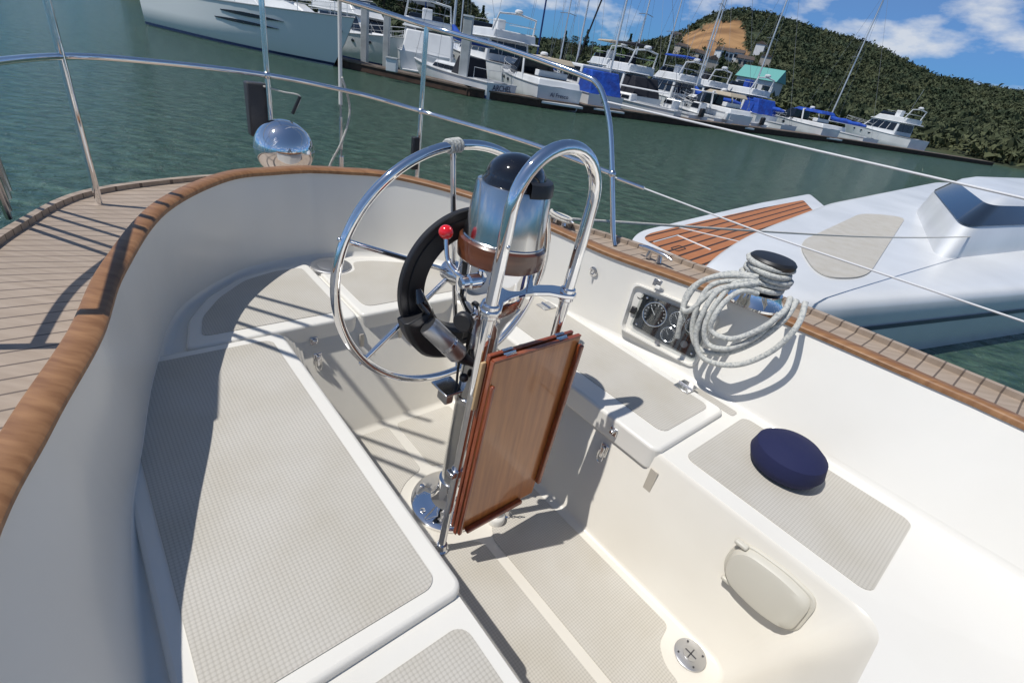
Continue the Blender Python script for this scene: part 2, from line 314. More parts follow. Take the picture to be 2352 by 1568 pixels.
leaf(-.190,-.182,-.160,-.1455,.60,.745).build('pale_wood_strip',M['pale'],tb,bevel=.002)
for vv in (-.085,.10):
    m=MB(); m.tube([PV(-.198,vv-.02,.762),PV(-.198,vv+.02,.762)],.0034,8); m.obox(PV(-.205,vv,.7615),EU,EV,EZ,.009,.034,.002); m.obox(PV(-.189,vv,.7665),EU,EV,EZ,.009,.034,.002); m.build('hinge',M['steel'],tb)
# ---------- wheel ----------
wr=.373
def wp(a,r,u=.18): return W(u,.044+r*math.cos(rad(a)),1.90+r*math.sin(rad(a)))
wh=MB().tube([wp(a,wr) for a in range(0,360,3)],.0128,16,closed=True).build('steering_wheel',M['chrome'],ped)
MB().lathe(W(.215,.044,1.90),-EU,[(0,.02),(.0,.035),(.05,.035),(.06,.028),(.10,.022)],28).build('hub',M['steel'],wh)
for k in range(6):
    a=98.5+60*k; MB().tube([wp(a,.02,.19),wp(a,wr,.18)],.0078,12).build('spoke',M['chrome'],wh)
    if k: MB().sphere(wp(a,wr+.013),.006,8,6).build('spoke_bolt',M['steel'],wh)
m=MB()
for j in range(4): m.tube([wp(96+j*1.5+ .8*math.sin(t),wr+.0155*math.cos(t),.18+.0155*math.sin(t)) for t in [k*math.pi/6 for k in range(12)]],.0042,8,closed=True)
m.build('rope_knot',M['rope'],wh)
# ---------- autopilot ----------
ap=thing('wheel_autopilot','black ring shaped wheel autopilot drive with a silver motor behind the pedestal','autopilot',W(.12,.044,1.9))
m=MB(); rings=[]
for a in range(0,360,3):
    rings.append([wp(a,r,u) for r,u in ((.146,.118),(.148,.115),(.196,.115),(.198,.119),(.202,.119),(.204,.115),(.219,.115),(.222,.118),(.222,.132),(.146,.132))])
m.loft(rings+[rings[0]]); m.build('drive_ring',M['black'],ap,ang=25)
m=MB(); rings=[]
for a in range(200,268,4):
    k=1-abs(a-234)/40; rings.append([wp(a,r,u) for r,u in ((.14,.09),(.15,.08),(.222+.02*k,.08),(.232+.02*k,.09),(.232+.02*k,.13),(.14,.13))])
m.loft(rings,True,True,True); m.build('gear_housing',M['black'],ap,bevel=.003)
def H3(px,py,u): return W(*hu(px,py,u))
a=H3(983,746,.055); b=H3(1058,818,.0)
MB().tube([a,a+(b-a)*.06,a+(b-a)*.92,b],[.028,.030,.030,.022],28).build('motor',M['alu'],ap)
MB().tube([a+(b-a)*.60,a+(b-a)*.66],.0307,28).build('motor_band',M['steel'],ap)
c=H3(1090,838,-.03); MB().tube([b,b+(c-b)*.4,c],[.021,.017,.008],16).build('cable_gland',M['black'],ap)
MB().tube(cr([c,c+Vector((.012,0,-.03)),PV(.02,-.052,.60),PV(.02,-.05,.5)],6),.004,8).build('cable',M['black'],ap)
MB().tube([H3(960,664,.10),H3(966,690,.085),H3(984,716,.085)],[.008,.017,.013],12).build('clutch_lever',M['gloss'],ap)
# ---------- levers ----------
lv=thing('engine_lever','bent chrome engine lever with a red ball knob beside the compass pedestal','lever',W(-.05,-.10,2.0))
kb=W(.045,-.10,2.0915); bs=W(-.05,-.085,2.0)
MB().sphere(kb,.0185,24,14).build('ball_knob',M['red'],lv)
MB().tube(cr([bs,W(-.03,-.105,2.012),W(.012,-.105,2.025),W(.03,-.103,2.05),kb],6),.006,12).build('shaft',M['chrome'],lv)
MB().lathe(W(-.05,-.055,1.995),-EV,[(0,.02),(.03,.02),(.034,.015),(.05,.015),(.054,.01)],20).build('pivot',M['chrome'],lv)
k2=thing('control_knob','round black control knob on the side of the pedestal below the red ball lever','knob',W(-.049,-.09,1.878))
MB().lathe(W(-.04,-.07,1.878),-EV-EU*.6,[(0,.024),(.003,.027),(.018,.027),(.022,.023)],28).build('cap',M['black'],k2)
MB().lathe(W(-.02,.03,1.878),-EV-EU*.2,[(0,.01),(.10,.01)],14).build('stem',M['chrome'],k2)
sh=thing('throttle_bracket','small polished bracket box clamped to the middle of the pedestal column','bracket',PV(.03,-.06,.48))
MB().obox(PV(.035,-.07,.50),EU,EV,LEAN,.085,.07,.008).build('bracket_plate',M['steel'],sh,bevel=.003)
MB().obox(PV(.035,-.075,.47),EU,EV,LEAN,.05,.03,.04).build('bracket_body',M['alu'],sh,bevel=.006)
MB().lathe(O,LEAN,[(.455,.053),(.475,.053)],28).build('clamp_ring',M['steel'],sh,bevel=.002)
MB().sphere(PV(-.02,-.062,.565),.014,14,8).build('push_button',M['black'],sh)
m=MB(); m.lathe(W(-.155,.09,1.103),EZ,[(0,.030),(.02,.030),(.026,.026),(.03,.018),(.045,.016)],28); o=m.build('deck_filler_cap',M['whitepl'],None,W(-.155,.09,1.1)); tag(o,'small white capped deck fitting on the sole behind the table','deck fitting')
m=MB()
for i in range(7):
    p=W(-.15-.004*i,.10+.004*i,1.15+.012*i); m.tube([p+Vector((.006*math.cos(t),.003*math.sin(t)*(i%2),.008*math.sin(t))) for t in [k*math.pi/4 for k in range(8)]],.0018,6,closed=True)
tag(m.build('chain',M['steel'],None,W(-.15,.10,1.15)),'short steel chain hanging behind the folded table near the sole','chain')
# ---------- drain, hardware ----------
dr=thing('sole_drain','round steel drain plate with cross slots in the forward corner of the sole','drain',W(-.83,.285,1.1))
MB().lathe(W(-.83,.285,1.1),EZ,[(.002,.046),(.006,.046),(.008,.042),(.008,.002)],40).build('plate',M['alu'],dr)
MB().lathe(W(-.83,.285,1.1),EZ,[(.008,.022),(.0095,.022),(.0095,.002)],28).build('insert',M['alu'],dr)
for a in (0,90): MB().obox(W(-.83,.285,1.11),EU*math.cos(rad(a))+EV*math.sin(rad(a)),EV*math.cos(rad(a))-EU*math.sin(rad(a)),EZ,.036,.003,.0022).build('slot',M['dark'],dr)
for a in (45,135,225,315): MB().lathe(W(-.83+.036*math.cos(rad(a)),.285+.036*math.sin(rad(a)),1.108),EZ,[(0,.003),(.0015,.003)],10).build('screw',M['dark'],dr)
o=MB().lathe(W(1.055,.01,ZS),EZ,[(.001,.085),(.022,.085),(.025,.08),(.0255,.06),(.0245,.058),(.0255,.056),(.0255,.002)],48).build('deck_plate',M['alu'],None,W(1.055,.01,ZS)); tag(o,'round grey access plate on the aft bench by the stern coaming','access plate')
def latch(nm,label,P,ax,n,grp=None):
    t=thing(nm,label,'latch',P); up=EZ
    MB().obox(P+n*.002,ax,up,n,.03,.05,.004).build('base_plate',M['steel'],t,bevel=.002)
    MB().obox(P+n*.010-up*.004,ax,up,n,.014,.045,.008).build('lever',M['steel'],t,bevel=.003)
    MB().tube([P+n*.012+ax*x+up*z for x,z in ((-.01,.0),(-.011,-.03),(-.007,-.043),(0,-.047),(.007,-.043),(.011,-.03),(.01,0))],.002,6).build('wire_loop',M['steel'],t)
    return t
def keeper(label,P,ax,n):
    t=thing('latch_keeper',label,'latch keeper',P)
    MB().obox(P+n*.002,ax,EZ,n,.028,.03,.004).build('base_plate',M['steel'],t,bevel=.002)
    MB().obox(P+n*.010+EZ*.004,ax,EZ,n,.016,.012,.014).build('hook',M['steel'],t,bevel=.003)
q=hv(1410,990,.365); keeper('steel latch keeper on the lip of the port locker lid',fR(q[0],q[2],.012),EU,-EV)
q=hv(1387,1033,.365); latch('toggle_latch','steel toggle latch hanging on the port locker face',fR(q[0],q[2],.003),EU,-EV)
q=hu(723,785,.59); keeper('steel latch keeper on the lip of the aft bench lid',W(.598,q[1],q[2]),EV,-EU)
q=hu(731,826,.565); latch('toggle_latch','steel toggle latch on the aft footwell wall',fA(q[1],q[2],.006),EV,-EU)
for (px,py,lab) in ((1575,888,'flat steel hinge on the forward end of the port locker lid'),(1255,703,'flat steel hinge at the aft end of the port locker lid behind the pedestal')):
    q=hz(px,py,1.568); t=thing('lid_hinge',lab,'hinge',W(q[0],q[1],1.568))
    MB().obox(W(q[0],q[1]-.02,1.570),EU,EV,EZ,.06,.034,.003).build('leaf_plate',M['steel'],t,bevel=.001)
    MB().obox(W(q[0],q[1]+.02,1.570),EU,EV,EZ,.06,.034,.003).build('leaf_plate',M['steel'],t,bevel=.001)
    MB().tube([W(q[0]-.03,q[1],1.573),W(q[0]+.03,q[1],1.573)],.0045,10).build('hinge_pin',M['steel'],t)
def cb(u): return float(np.interp(-u,[-q[0] for q in base_p],[q[1] for q in base_p]))
def ct(u): return float(np.interp(-u,[-q[0] for q in top_p],[q[1] for q in top_p]))
def CSF(u,z,off=0): k=(z-1.57)/.29; return W(u,cb(u)+(ct(u)-cb(u))*k-off,z)
cu=(CSF(-.25,1.7)-CSF(.08,1.7)).normalized(); cz=(CSF(-.1,1.8)-CSF(-.1,1.6)).normalized(); cn=cu.cross(cz); 
if cn.dot(EV)>0: cn=-cn
def PP(px,py,off):
    d=Vector(ray(px,py)); c=CSF(-.1,1.7)+cn*off; t=(c-Vector((0,0,H))).dot(cn)/d.dot(cn); return Vector((0,0,H))+d*t
out=[PP(*q,.0) for q in ((1458,646),(1655,726),(1598,846),(1424,752))]
OU=rnd(out,.03); IN=rnd(ins(out,.90),.025)
m=MB(); m.loft([[q-cn*.03 for q in OU],[q+cn*.014 for q in OU],[q+cn*.024 for q in ins(OU,.985)],[q+cn*.024 for q in ins(OU,.935)],[q-cn*.001 for q in IN],],True,False,True); ep=m.build('engine_panel',M['gelw'],boat,ang=30)
bd=[PP(*q,.004) for q in ((1482,676),(1630,734),(1594,824),(1453,745))]
MB().prism(rnd(bd,.006),cn*.006).build('gauge_board',M['board'],ep)
for px,py,r in ((1504,722,.050),(1556,733,.030),(1535,768,.030),(1592,748,.030),(1572,790,.014),(1510,786,.010)):
    c=PP(px,py,.010)
    MB().lathe(c,cn,[(0,r),(.005,r),(.006,r*.95),(.005,r*.90),(.003,r*.90)],32).build('gauge',M['steel'] if r>.02 else M['alu'],ep)
    if r>.02:
        MB().lathe(c,cn,[(.0025,r*.89),(.0035,r*.89),(.0035,.0005)],28).build('gauge_face',M['face'],ep)
        m=MB()
        for k in range(13):
            a=rad(-40+21.6*k); d=cu*math.cos(a)+cz*math.sin(a); m.obox(c+cn*.0042+d*r*.76,d,cn,d.cross(cn),r*.14,.0006,r*.045)
        d=cu*math.cos(2.4)+cz*math.sin(2.4); m.obox(c+cn*.0046+d*r*.3,d,cn,d.cross(cn),r*.65,.0006,r*.05); m.build('gauge_markings',M['print'],ep)
MB().prism([q+cn*.010 for q in rnd([PP(*q,.004) for q in ((1478,672),(1634,732),(1596,828),(1449,745))],.008)],cn*.003).build('clear_cover',M['clear'],ep)
MB().lathe(PP(1472,677,.0),cn,[(0,.018),(.004,.018),(.005,.014),(.003,.012),(.003,.001)],24).build('buzzer',M['dark'],ep)
MB().obox(PP(1455,712,.006),cu,cz,cn,.022,.03,.014).build('switch',M['black'],ep,bevel=.004)
for px,py in ((1487,684),(1618,736),(1588,812),(1462,744)): MB().lathe(PP(px,py,.017),cn,[(0,.004),(.002,.004),(.003,.002)],10).build('screw',M['steel'],ep)
hg=thing('panel_clasp','white plastic and steel clasp at the top edge of the engine panel','clasp',PP(1510,652,.01))
MB().obox(PP(1510,650,.026),cu,cz,cn,.035,.028,.006).build('plate',M['steel'],hg,bevel=.002); MB().obox(PP(1511,660,.032),cu,cz,cn,.02,.014,.01).build('catch',M['whitepl'],hg,bevel=.002)
q=hv(1383,620,.85); P=CSF(q[0],q[2],.002); lp=thing('coaming_padeye','small steel pad eye screwed to the port coaming aft of the engine panel','pad eye',P)
MB().lathe(P,-EV,[(0,.021),(.003,.021),(.004,.018)],20).build('plate',M['steel'],lp); MB().tube([P-EV*.004+EZ*.012,P-EV*.018+EZ*.008,P-EV*.018-EZ*.008,P-EV*.004-EZ*.012],.0035,8).build('eye',M['steel'],lp)
oc_=thing('outlet_cover','rounded beige plastic cover on the port footwell face near the sole drain','cover',fR(-.865,1.432))
def cvl(sh_): return [[fR(a,b,off) for a,b in [(-.865+(x+.865)*sc,1.432+(y-1.432)*sc) for x,y in sh_]] for off,sc in cvs]
shp=r2d([(-.985,1.37),(-.985,1.498),(-.90,1.512),(-.80,1.505),(-.768,1.47),(-.768,1.40),(-.80,1.362),(-.90,1.352)],.035)
cvs=((0,1.0),(.008,1.0),(.010,.98),(.010,.90)); MB().loft(cvl(shp),True,False,True).build('flange',M['beige'],oc_)
cvs=((.008,.93),(.020,.92),(.030,.84),(.033,.70)); MB().loft(cvl(shp),True,False,True).build('lid',M['beige'],oc_)
MB().obox(fR(-.785,1.497,.018),EU,EZ,EV,.035,.012,.018).build('hinge_lug',M['beige'],oc_,bevel=.004); MB().obox(fR(-.80,1.368,.016),EU,EZ,EV,.03,.012,.014).build('catch_lug',M['beige'],oc_,bevel=.004)
q=hz(1793,1078,ZS); m=MB(); m.lathe(W(q[0],q[1],ZS),EZ,[(.004,.075),(.018,.097),(.045,.108),(.08,.10),(.10,.075),(.108,.03),(.106,.001)],40); o=m.build('round_cushion',M['navy'],None,W(q[0],q[1],ZS)); tag(o,'round navy blue cushion on the port seat at the forward end','cushion')
# ---------- winch + coil ----------
wu,wv=-.335,1.0; wz0=1.877
wn=thing('winch','polished sheet winch wrapped in grey rope on the port coaming','winch',W(wu,wv,wz0))
MB().lathe(W(wu,wv,wz0),EZ,[(0,.10),(.008,.10),(.018,.09),(.035,.08),(.05,.078)],40).build('winch_base',M['chrome'],wn)
MB().lathe(W(wu,wv,wz0),EZ,[(.05,.07),(.06,.06),(.13,.062),(.148,.076),(.162,.078),(.170,.07),(.174,.035),(.174,.002)],36).build('drum',M['black'],wn)
wrap=thing('winch_rope','grey braided rope coiled around the winch and hanging over the engine panel','rope',W(wu,wv,wz0))
pts=[W(wu+(.074+.008*math.sin(t*1.7))*math.cos(t),wv+(.074+.008*math.sin(t*1.7))*math.sin(t),wz0+.060+.0030*t) for t in [k*math.pi/8 for k in range(0,82)]]
MB().tube(pts,.0095,10).build('rope_turns',M['rope'],wrap)
def VV(px,py,v): return W(*hv(px,py,v))
loops=[[(1740,640,.92),(1690,632,.88),(1625,640,.84),(1580,672,.82),(1564,730,.80),(1556,775,.81)],
 [(1740,655,.92),(1690,645,.88),(1635,655,.84),(1603,700,.80),(1590,760,.79),(1606,800,.79),(1660,812,.80),(1735,785,.83),(1800,735,.86),(1830,690,.92)],
 [(1745,665,.92),(1700,655,.87),(1650,668,.82),(1616,715,.785),(1598,775,.775),(1618,824,.78),(1690,838,.80),(1770,808,.83),(1830,750,.86),(1850,695,.93)],
 [(1740,675,.91),(1705,668,.86),(1668,690,.81),(1640,728,.775),(1634,760,.775),(1680,778,.78),(1745,756,.81),(1800,715,.85),(1815,685,.93)],
 [(1742,645,.92),(1690,650,.87),(1650,690,.81),(1620,745,.775),(1626,790,.775),(1675,800,.785),(1740,770,.82),(1790,720,.86)],
 [(1742,636,.92),(1672,628,.88),(1604,652,.83),(1570,705,.80),(1586,712,.79),(1640,668,.82),(1700,655,.86),(1745,650,.92)]]
for L_ in loops:
    MB().tube(cr([VV(*q) for q in L_],8),.0095,12).build('rope_loop',M['rope'],wrap)
# ---------- stern rail ----------
pr=thing('stern_rail','tall stainless steel stern rail with two levels around the aft deck','rail',W(1.785,.017,1.70))
top=[(.66,1.11,2.38),(.72,1.10,2.44),(.82,1.07,2.465),(1.2,.92,2.51),(1.57,.72,2.54),(1.72,.42,2.575),(1.785,.017,2.6),(1.72,-.42,2.6),(1.57,-.72,2.6),(1.2,-.92,2.59),(.42,-1.12,2.57)]
MB().tube([W(*q) for q in cr(top,8)],.0125,12).build('top_rail',M['chrome'],pr)
mid=[(.52,1.11,2.10),(1.0,.98,2.13),(1.57,.72,2.15),(1.72,.42,2.19),(1.785,.017,2.22),(1.72,-.42,2.23),(1.57,-.72,2.23),(1.0,-.98,2.23),(.42,-1.12,2.22)]
MB().tube([W(*q) for q in cr(mid,8)],.0115,12).build('middle_rail',M['chrome'],pr)
MB().tube([W(*q) for q in cr([(.40,1.11,1.80),(.43,1.11,1.86),(.52,1.11,2.1),(.60,1.115,2.28),(.66,1.11,2.38)],6)],.0125,12).build('rail_post',M['chrome'],pr)
for a,b,z1 in ((1.57,.72,2.54),(1.785,.017,2.6),(1.57,-.72,2.6),(.42,-1.12,2.57)):
    MB().tube([W(a,b,1.71),W(a,b,z1)],.0125,12).build('rail_post',M['chrome'],pr)
for a,b,z1 in ((1.57,.72,2.15),(1.785,.017,2.22),(.52,1.11,2.10)): MB().sphere(W(a,b,z1),.019,12,8).build('rail_joint',M['steel'],pr)
def line(nm,label,cat,P,r,m,rr=8): 
    o=MB().tube(P,r,rr).build(nm,m,None,P[0]); return tag(o,label,cat)
line('lifeline','upper white lifeline running forward from the stern rail','lifeline',[W(.66,1.11,2.38),W(-.023,1.3,2.375),W(-1.6,1.5,2.38)],.004,M['print'])
ll=thing('lifeline','lower wire lifeline with a turnbuckle running forward from the stern rail','lifeline',W(.52,1.11,2.1))
MB().tube([W(.52,1.11,2.09),W(-.172,1.3,2.043),W(-1.6,1.5,2.04)],.0035,8).build('wire',M['print'],ll); MB().tube([W(.49,1.118,2.088),W(.36,1.153,2.08)],.008,8).build('turnbuckle',M['steel'],ll)
for i,(du,lab) in enumerate(((1.62,'aftmost slim pole added at the starboard stern rail to cast stripe shadows'),(1.52,'second added shadow casting pole from the stern on the starboard rail'),(1.38,'third added shadow casting pole from the stern on the starboard rail'),(1.30,'forward slim pole added at the starboard stern rail to cast stripe shadows'))):
    line('shadow_pole',lab,'pole',[W(du,-.97,1.76),W(du-.78-.05*i,-.95,3.42-.05*i)],.0095,M['alu'])  # poles added only to throw striped shadows across the aft bench
bk=thing('backstay','wire backstay with turnbuckles and a white hose rising from the aft deck','backstay',W(1.78,.36,1.70))
def bks(h): q0=W(*hz(784,385,1.80)); return Vector((q0.x,q0.y,1.7+h))
MB().tube([bks(0),bks(9)],.005,8).build('wire',M['wire'],bk); MB().tube([bks(.08),bks(.16)],.013,10).build('turnbuckle',M['steel'],bk); MB().tube([bks(.20),bks(.36)],.009,10).build('turnbuckle',M['steel'],bk)
MB().tube([bks(.42),bks(3.5)],.010,10).build('hose',M['whitepl'],bk)
MB().tube(cr([bks(.55)+EU*-.02,bks(.4)+EV*.05,bks(.25)-EU*.02,bks(.12)-EV*.06,bks(0)-EV*.10],6),.006,8).build('loose_cord',M['rope2'],bk)
kc=W(1.578,.007,1.940); kt=thing('round_kettle','mirror polished round kettle grill hung on the stern rail','kettle grill',kc)
MB().sphere(kc,.131,64,40,(1,1,.97)).build('bowl',M['chrome'],kt); MB().lathe(kc,EZ,[(-.0015,.1322),(.0015,.1322)],48).build('rim_band',M['steel'],kt)
MB().tube([kc+EU*.12,kc+EU*.21],.01,8).build('mount_arm',M['steel'],kt)
ob=thing('rail_box','dark grey control box with loose wires on the stern rail post','box',W(1.86,-.05,2.1))
MB().obox(W(1.84,-.025,2.06),EU,EV,EZ,.06,.09,.24).build('case',M['dark'],ob,bevel=.008)
MB().tube(cr([W(1.8,.0,2.17),W(1.75,.07,2.16),W(1.72,.14,2.15),W(1.72,.11,2.08)],6),.004,8).build('wire',M['rope2'],ob)
MB().tube([W(1.72,.14,2.15),W(1.72,.10,2.07)],.008,8).build('plug',M['black'],ob)
o=MB().obox(W(1.54,.68,1.94),EU,EV,EZ,.03,.04,.17).build('rail_bracket',M['black'],None,W(1.54,.68,1.9),bevel=.006); tag(o,'small black bracket clamped on the port stern rail post','bracket')
def cleat(label,P,ax):
    t=thing('mooring_cleat',label,'cleat',P)
    m=MB(); 
    m.tube([P-ax*.09+EZ*.035,P-ax*.05+EZ*.042,P+ax*.05+EZ*.042,P+ax*.09+EZ*.035],[.006,.010,.010,.006],10); m.build('horn',M['steel'],t)
    for k in (-1,1): MB().tube([P+ax*.03*k+EZ*.003,P+ax*.025*k+EZ*.04],[.014,.009],10).build('foot',M['steel'],t)
q=hz(1500,598,1.81); cleat('polished mooring cleat on the planked port side deck',W(q[0],q[1],1.81),EU)
q=hz(1285,515,1.80); cq=W(q[0],q[1],1.80); cleat('rope wrapped mooring cleat on the port stern quarter',cq,EU)
dl=thing('dock_line','white braided dock line made fast to the stern quarter cleat','rope',cq)
far=Vector((9.5,10.5,1.05))
MB().tube(cr([cq+EZ*.03,cq*.66+far*.34-EZ*.06,cq*.33+far*.67-EZ*.06,far],8),.008,8).build('line',M['rope2'],dl)
MB().tube([cq+EU*.07*math.cos(t)+EV*.03*math.sin(t)+EZ*(.025+.004*t/2) for t in [k*.5 for k in range(26)]],.008,8).build('turns',M['rope2'],dl)
# ---------- neighbouring boat ----------
ZP=.5
nb=thing('neighbour_motorboat','white motor boat with a brown planked swim platform moored beyond the port side deck','motor boat',wz(1600,560,0))
def Z(px,py,z=ZP): return wz(px,py,z)
pp=rnd([Z(1448,552),Z(1470,530),Z(1600,499),Z(1745,466),Z(1860,445),Z(1950,520),Z(1830,640),Z(1640,636),Z(1600,622),Z(1530,594),Z(1463,569)],.3)
pf=MB().prism([q-EZ*.22 for q in pp],(0,0,.22)).build('swim_platform',M['bw'],nb,bevel=.06,seg=4)
ip=rnd([Z(1476,549,ZP+.004),Z(1490,537,ZP+.004),Z(1600,511,ZP+.004),Z(1745,479,ZP+.004),Z(1845,460,ZP+.004),Z(1900,520,ZP+.004),Z(1880,600,ZP+.004),Z(1640,614,ZP+.004),Z(1600,605,ZP+.004),Z(1540,580,ZP+.004)],.18)
MB().prism(ip,(0,0,.006)).build('teak_inlay',M['swimteak'],pf,smooth=False)
MB().tube([Z(a,b,ZP+.012) for a,b in [(1502,556),(1556,541),(1632,574)]],.014,6).build('plank_joint',M['bw'],pf)
hi=rnd([Z(1540,570,ZP+.012),Z(1560,564,ZP+.012),Z(1576,571,ZP+.012),Z(1556,577,ZP+.012)],.03)
MB().tube(hi,.008,6,closed=True).build('hatch_trim',M['dark'],pf)
MB().tube([Z(1560,523,ZP+.012),Z(1700,556,ZP+.012)],.012,6).build('plank_joint',M['bw'],pf)
MB().tube([q-EZ*.12 for q in pp],.045,8,closed=True).build('rub_strip',M['black'],pf)
ZT=.86
bt=rnd([Z(*q,ZT) for q in ((1620,614),(1632,600),(1660,577),(1705,548),(1764,521),(1900,470),(2150,420),(2600,430),(2700,640),(1900,700),(1700,690),(1630,640))],.6,8)
m=MB(); m.loft([[Vector((q.x,q.y,-.3)) for q in ins(bt,.96)],[Vector((q.x,q.y,.3)) for q in ins(bt,1.0)],[Vector((q.x,q.y,.66)) for q in ins(bt,1.01)],[q-EZ*.07 for q in ins(bt,1.008)],bt,[q+EZ*.03 for q in ins(bt,.985)],[q+EZ*.035 for q in ins(bt,.95)]],True,True,True); m.build('hull',M['bw'],nb,ang=75)
MB().loft([[Vector((q.x,q.y,.50)) for q in ins(bt,1.010)],[Vector((q.x,q.y,.56)) for q in ins(bt,1.0125)]],True).build('hull_stripe',M['bstripe'],nb,ang=75)
ct_=[Z(*q,ZT+.04) for q in ((1830,560),(1980,490),(2080,500),(1990,640),(1880,640))]
MB().prism(rnd(ct_,.6,8),(0,0,.015)).build('cockpit_floor',M['nonskid'],nb)
cbn=rnd([Z(*q,ZT+.02) for q in ((2100,480),(2450,450),(2500,560),(2150,600))],.8,8)
MB().loft([cbn,[q+EZ*.45 for q in ins(cbn,.96)],[q+EZ*.80 for q in ins(cbn,.80)],[q+EZ*.88 for q in ins(cbn,.70)],[q+EZ*.9 for q in ins(cbn,.5)]],True,False,True).build('cabin',M['bw'],nb,ang=75)
MB().loft([[q+EZ*.50 for q in ins(cbn,.955)],[q+EZ*.76 for q in ins(cbn,.835)]],True).build('window_band',M['win'],nb,ang=75)
# ---------- water ----------
def water_mat():
    m=bpy.data.materials.new('water'); m.use_nodes=True; nt=m.node_tree; N=nt.nodes; Lk=nt.links; P=N['Principled BSDF']
    P.inputs['Roughness'].default_value=.09; P.inputs['IOR'].default_value=1.33
    tc=N.new('ShaderNodeTexCoord'); mp=N.new('ShaderNodeMapping'); mp.inputs['Rotation'].default_value=(0,0,rad(20)); mp.inputs['Scale'].default_value=(1,1.8,1); Lk.new(tc.outputs['Object'],mp.inputs[0])
    a=N.new('ShaderNodeTexNoise'); a.inputs['Scale'].default_value=2.6; a.inputs['Detail'].default_value=6; a.inputs['Roughness'].default_value=.62; a.inputs['Distortion'].default_value=.4; Lk.new(mp.outputs[0],a.inputs[0])
    b=N.new('ShaderNodeBump'); b.inputs['Strength'].default_value=1.0; b.inputs['Distance'].default_value=.30; Lk.new(a.outputs['Fac'],b.inputs['Height']); Lk.new(b.outputs[0],P.inputs['Normal'])
    c=N.new('ShaderNodeTexNoise'); c.inputs['Scale'].default_value=2.2; c.inputs['Detail'].default_value=8; c.inputs['Roughness'].default_value=.65; Lk.new(mp.outputs[0],c.inputs[0])
    rp=N.new('ShaderNodeValToRGB'); rp.color_ramp.elements[0].position=.38; rp.color_ramp.elements[1].position=.66; rp.color_ramp.elements[0].color=(.030,.070,.048,1); rp.color_ramp.elements[1].color=(.095,.165,.115,1)
    Lk.new(c.outputs['Fac'],rp.inputs[0]); Lk.new(rp.outputs[0],P.inputs['Base Color']); return m
o=MB().add([(-3000,-600,0),(3000,-600,0),(3000,4000,0),(-3000,4000,0)],[(0,1,2,3)]).build('water',water_mat(),None,(0,0,0)); tag(o,None,None,kind='structure')
# ---------- terrain ----------
RP=[(-200,-120),(300,-60),(588,-60),(860,-20),(1000,-2),(1070,14),(1105,62),(1150,92),(1270,104),(1340,120),(1400,120),(1480,108),(1530,98),(1570,82),(1620,54),(1660,40),(1690,36),(1764,50),(1850,75),(2000,120),(2150,190),(2352,230),(2700,280)]
AZ=[];SL=[];DR=[]
for px,py in RP:
    d=ray(px,py); AZ.append(math.atan2(d[0],d[1])); hd=math.hypot(d[0],d[1]); SL.append(d[2]/hd); DR.append(260 if px<1120 else (500 if px<1480 else 720))
def hterr(az,D):
    sl=np.interp(az,AZ,SL); dr=np.interp(az,AZ,DR); hh=2.5+sl*dr
    k=np.clip((D-100)/(dr-100),0,1); k=k**1.35; k=k*k*(3-2*k); n_=1+.10*np.sin(az*40+D*.013)*np.clip((D-150)/200,0,1)*(1-k)
    fall=np.clip((D-dr)/600,0,1); return -1.5+(hh+1.5)*k*n_*(1-.6*fall)+np.clip((D-95)/20,0,1)*2.2*(1-k)
def proj(P):
    x,y,z=P[0],P[1],P[2]-H; dep=y*CP-z*SP; a=x/dep; b=(y*SP+z*CP)/dep
    return 1176+f*(a*uy+b*ux), 784-f*(-a*ux+b*uy)
def inpoly(x,y,poly):
    c=False; n=len(poly)
    for i in range(n):
        x1,y1=poly[i]; x2,y2=poly[(i+1)%n]
        if (y1>y)!=(y2>y) and x<(x2-x1)*(y-y1)/(y2-y1)+x1: c=not c
    return c
GP=[(1560,86),(1600,66),(1640,50),(1700,46),(1712,78),(1706,100),(1724,128),(1690,134),(1655,124),(1615,130),(1592,112),(1574,104)]
na,nd=420,120; azs=np.linspace(AZ[0],AZ[-1],na); ds=95*(1600/95)**(np.linspace(0,1,nd))
vs=[];mask=[]
for D in ds:
    for a in azs:
        z=float(hterr(a,D)); P=(D*math.sin(a),D*math.cos(a),z); vs.append(P)
        x,y=proj(P); j=6*math.sin(a*310+D*.05)+4*math.sin(a*770); mask.append(1.0 if (D<760 and inpoly(x+j*.6,y+j*.5,GP)) else 0.0)
fs=[(i*na+j,i*na+j+1,(i+1)*na+j+1,(i+1)*na+j) for i in range(nd-1) for j in range(na-1)]
tm=bpy.data.materials.new('hill'); tm.use_nodes=True; nt=tm.node_tree; N=nt.nodes; Lk=nt.links; P=N['Principled BSDF']; P.inputs['Roughness'].default_value=.95
at=N.new('ShaderNodeAttribute'); at.attribute_name='grass'; nz=N.new('ShaderNodeTexNoise'); nz.inputs['Scale'].default_value=.03; nz.inputs['Detail'].default_value=8; tc=N.new('ShaderNodeTexCoord'); Lk.new(tc.outputs['Object'],nz.inputs[0])
r1=N.new('ShaderNodeValToRGB'); r1.color_ramp.elements[0].color=(.02,.034,.014,1); r1.color_ramp.elements[1].color=(.07,.075,.032,1); r1.color_ramp.elements[0].position=.4; r1.color_ramp.elements[1].position=.7; Lk.new(nz.outputs['Fac'],r1.inputs[0])
r2=N.new('ShaderNodeValToRGB'); r2.color_ramp.elements[0].color=(.20,.105,.042,1); r2.color_ramp.elements[1].color=(.38,.215,.09,1); r2.color_ramp.elements[0].position=.38; r2.color_ramp.elements[1].position=.62; Lk.new(nz.outputs['Fac'],r2.inputs[0])
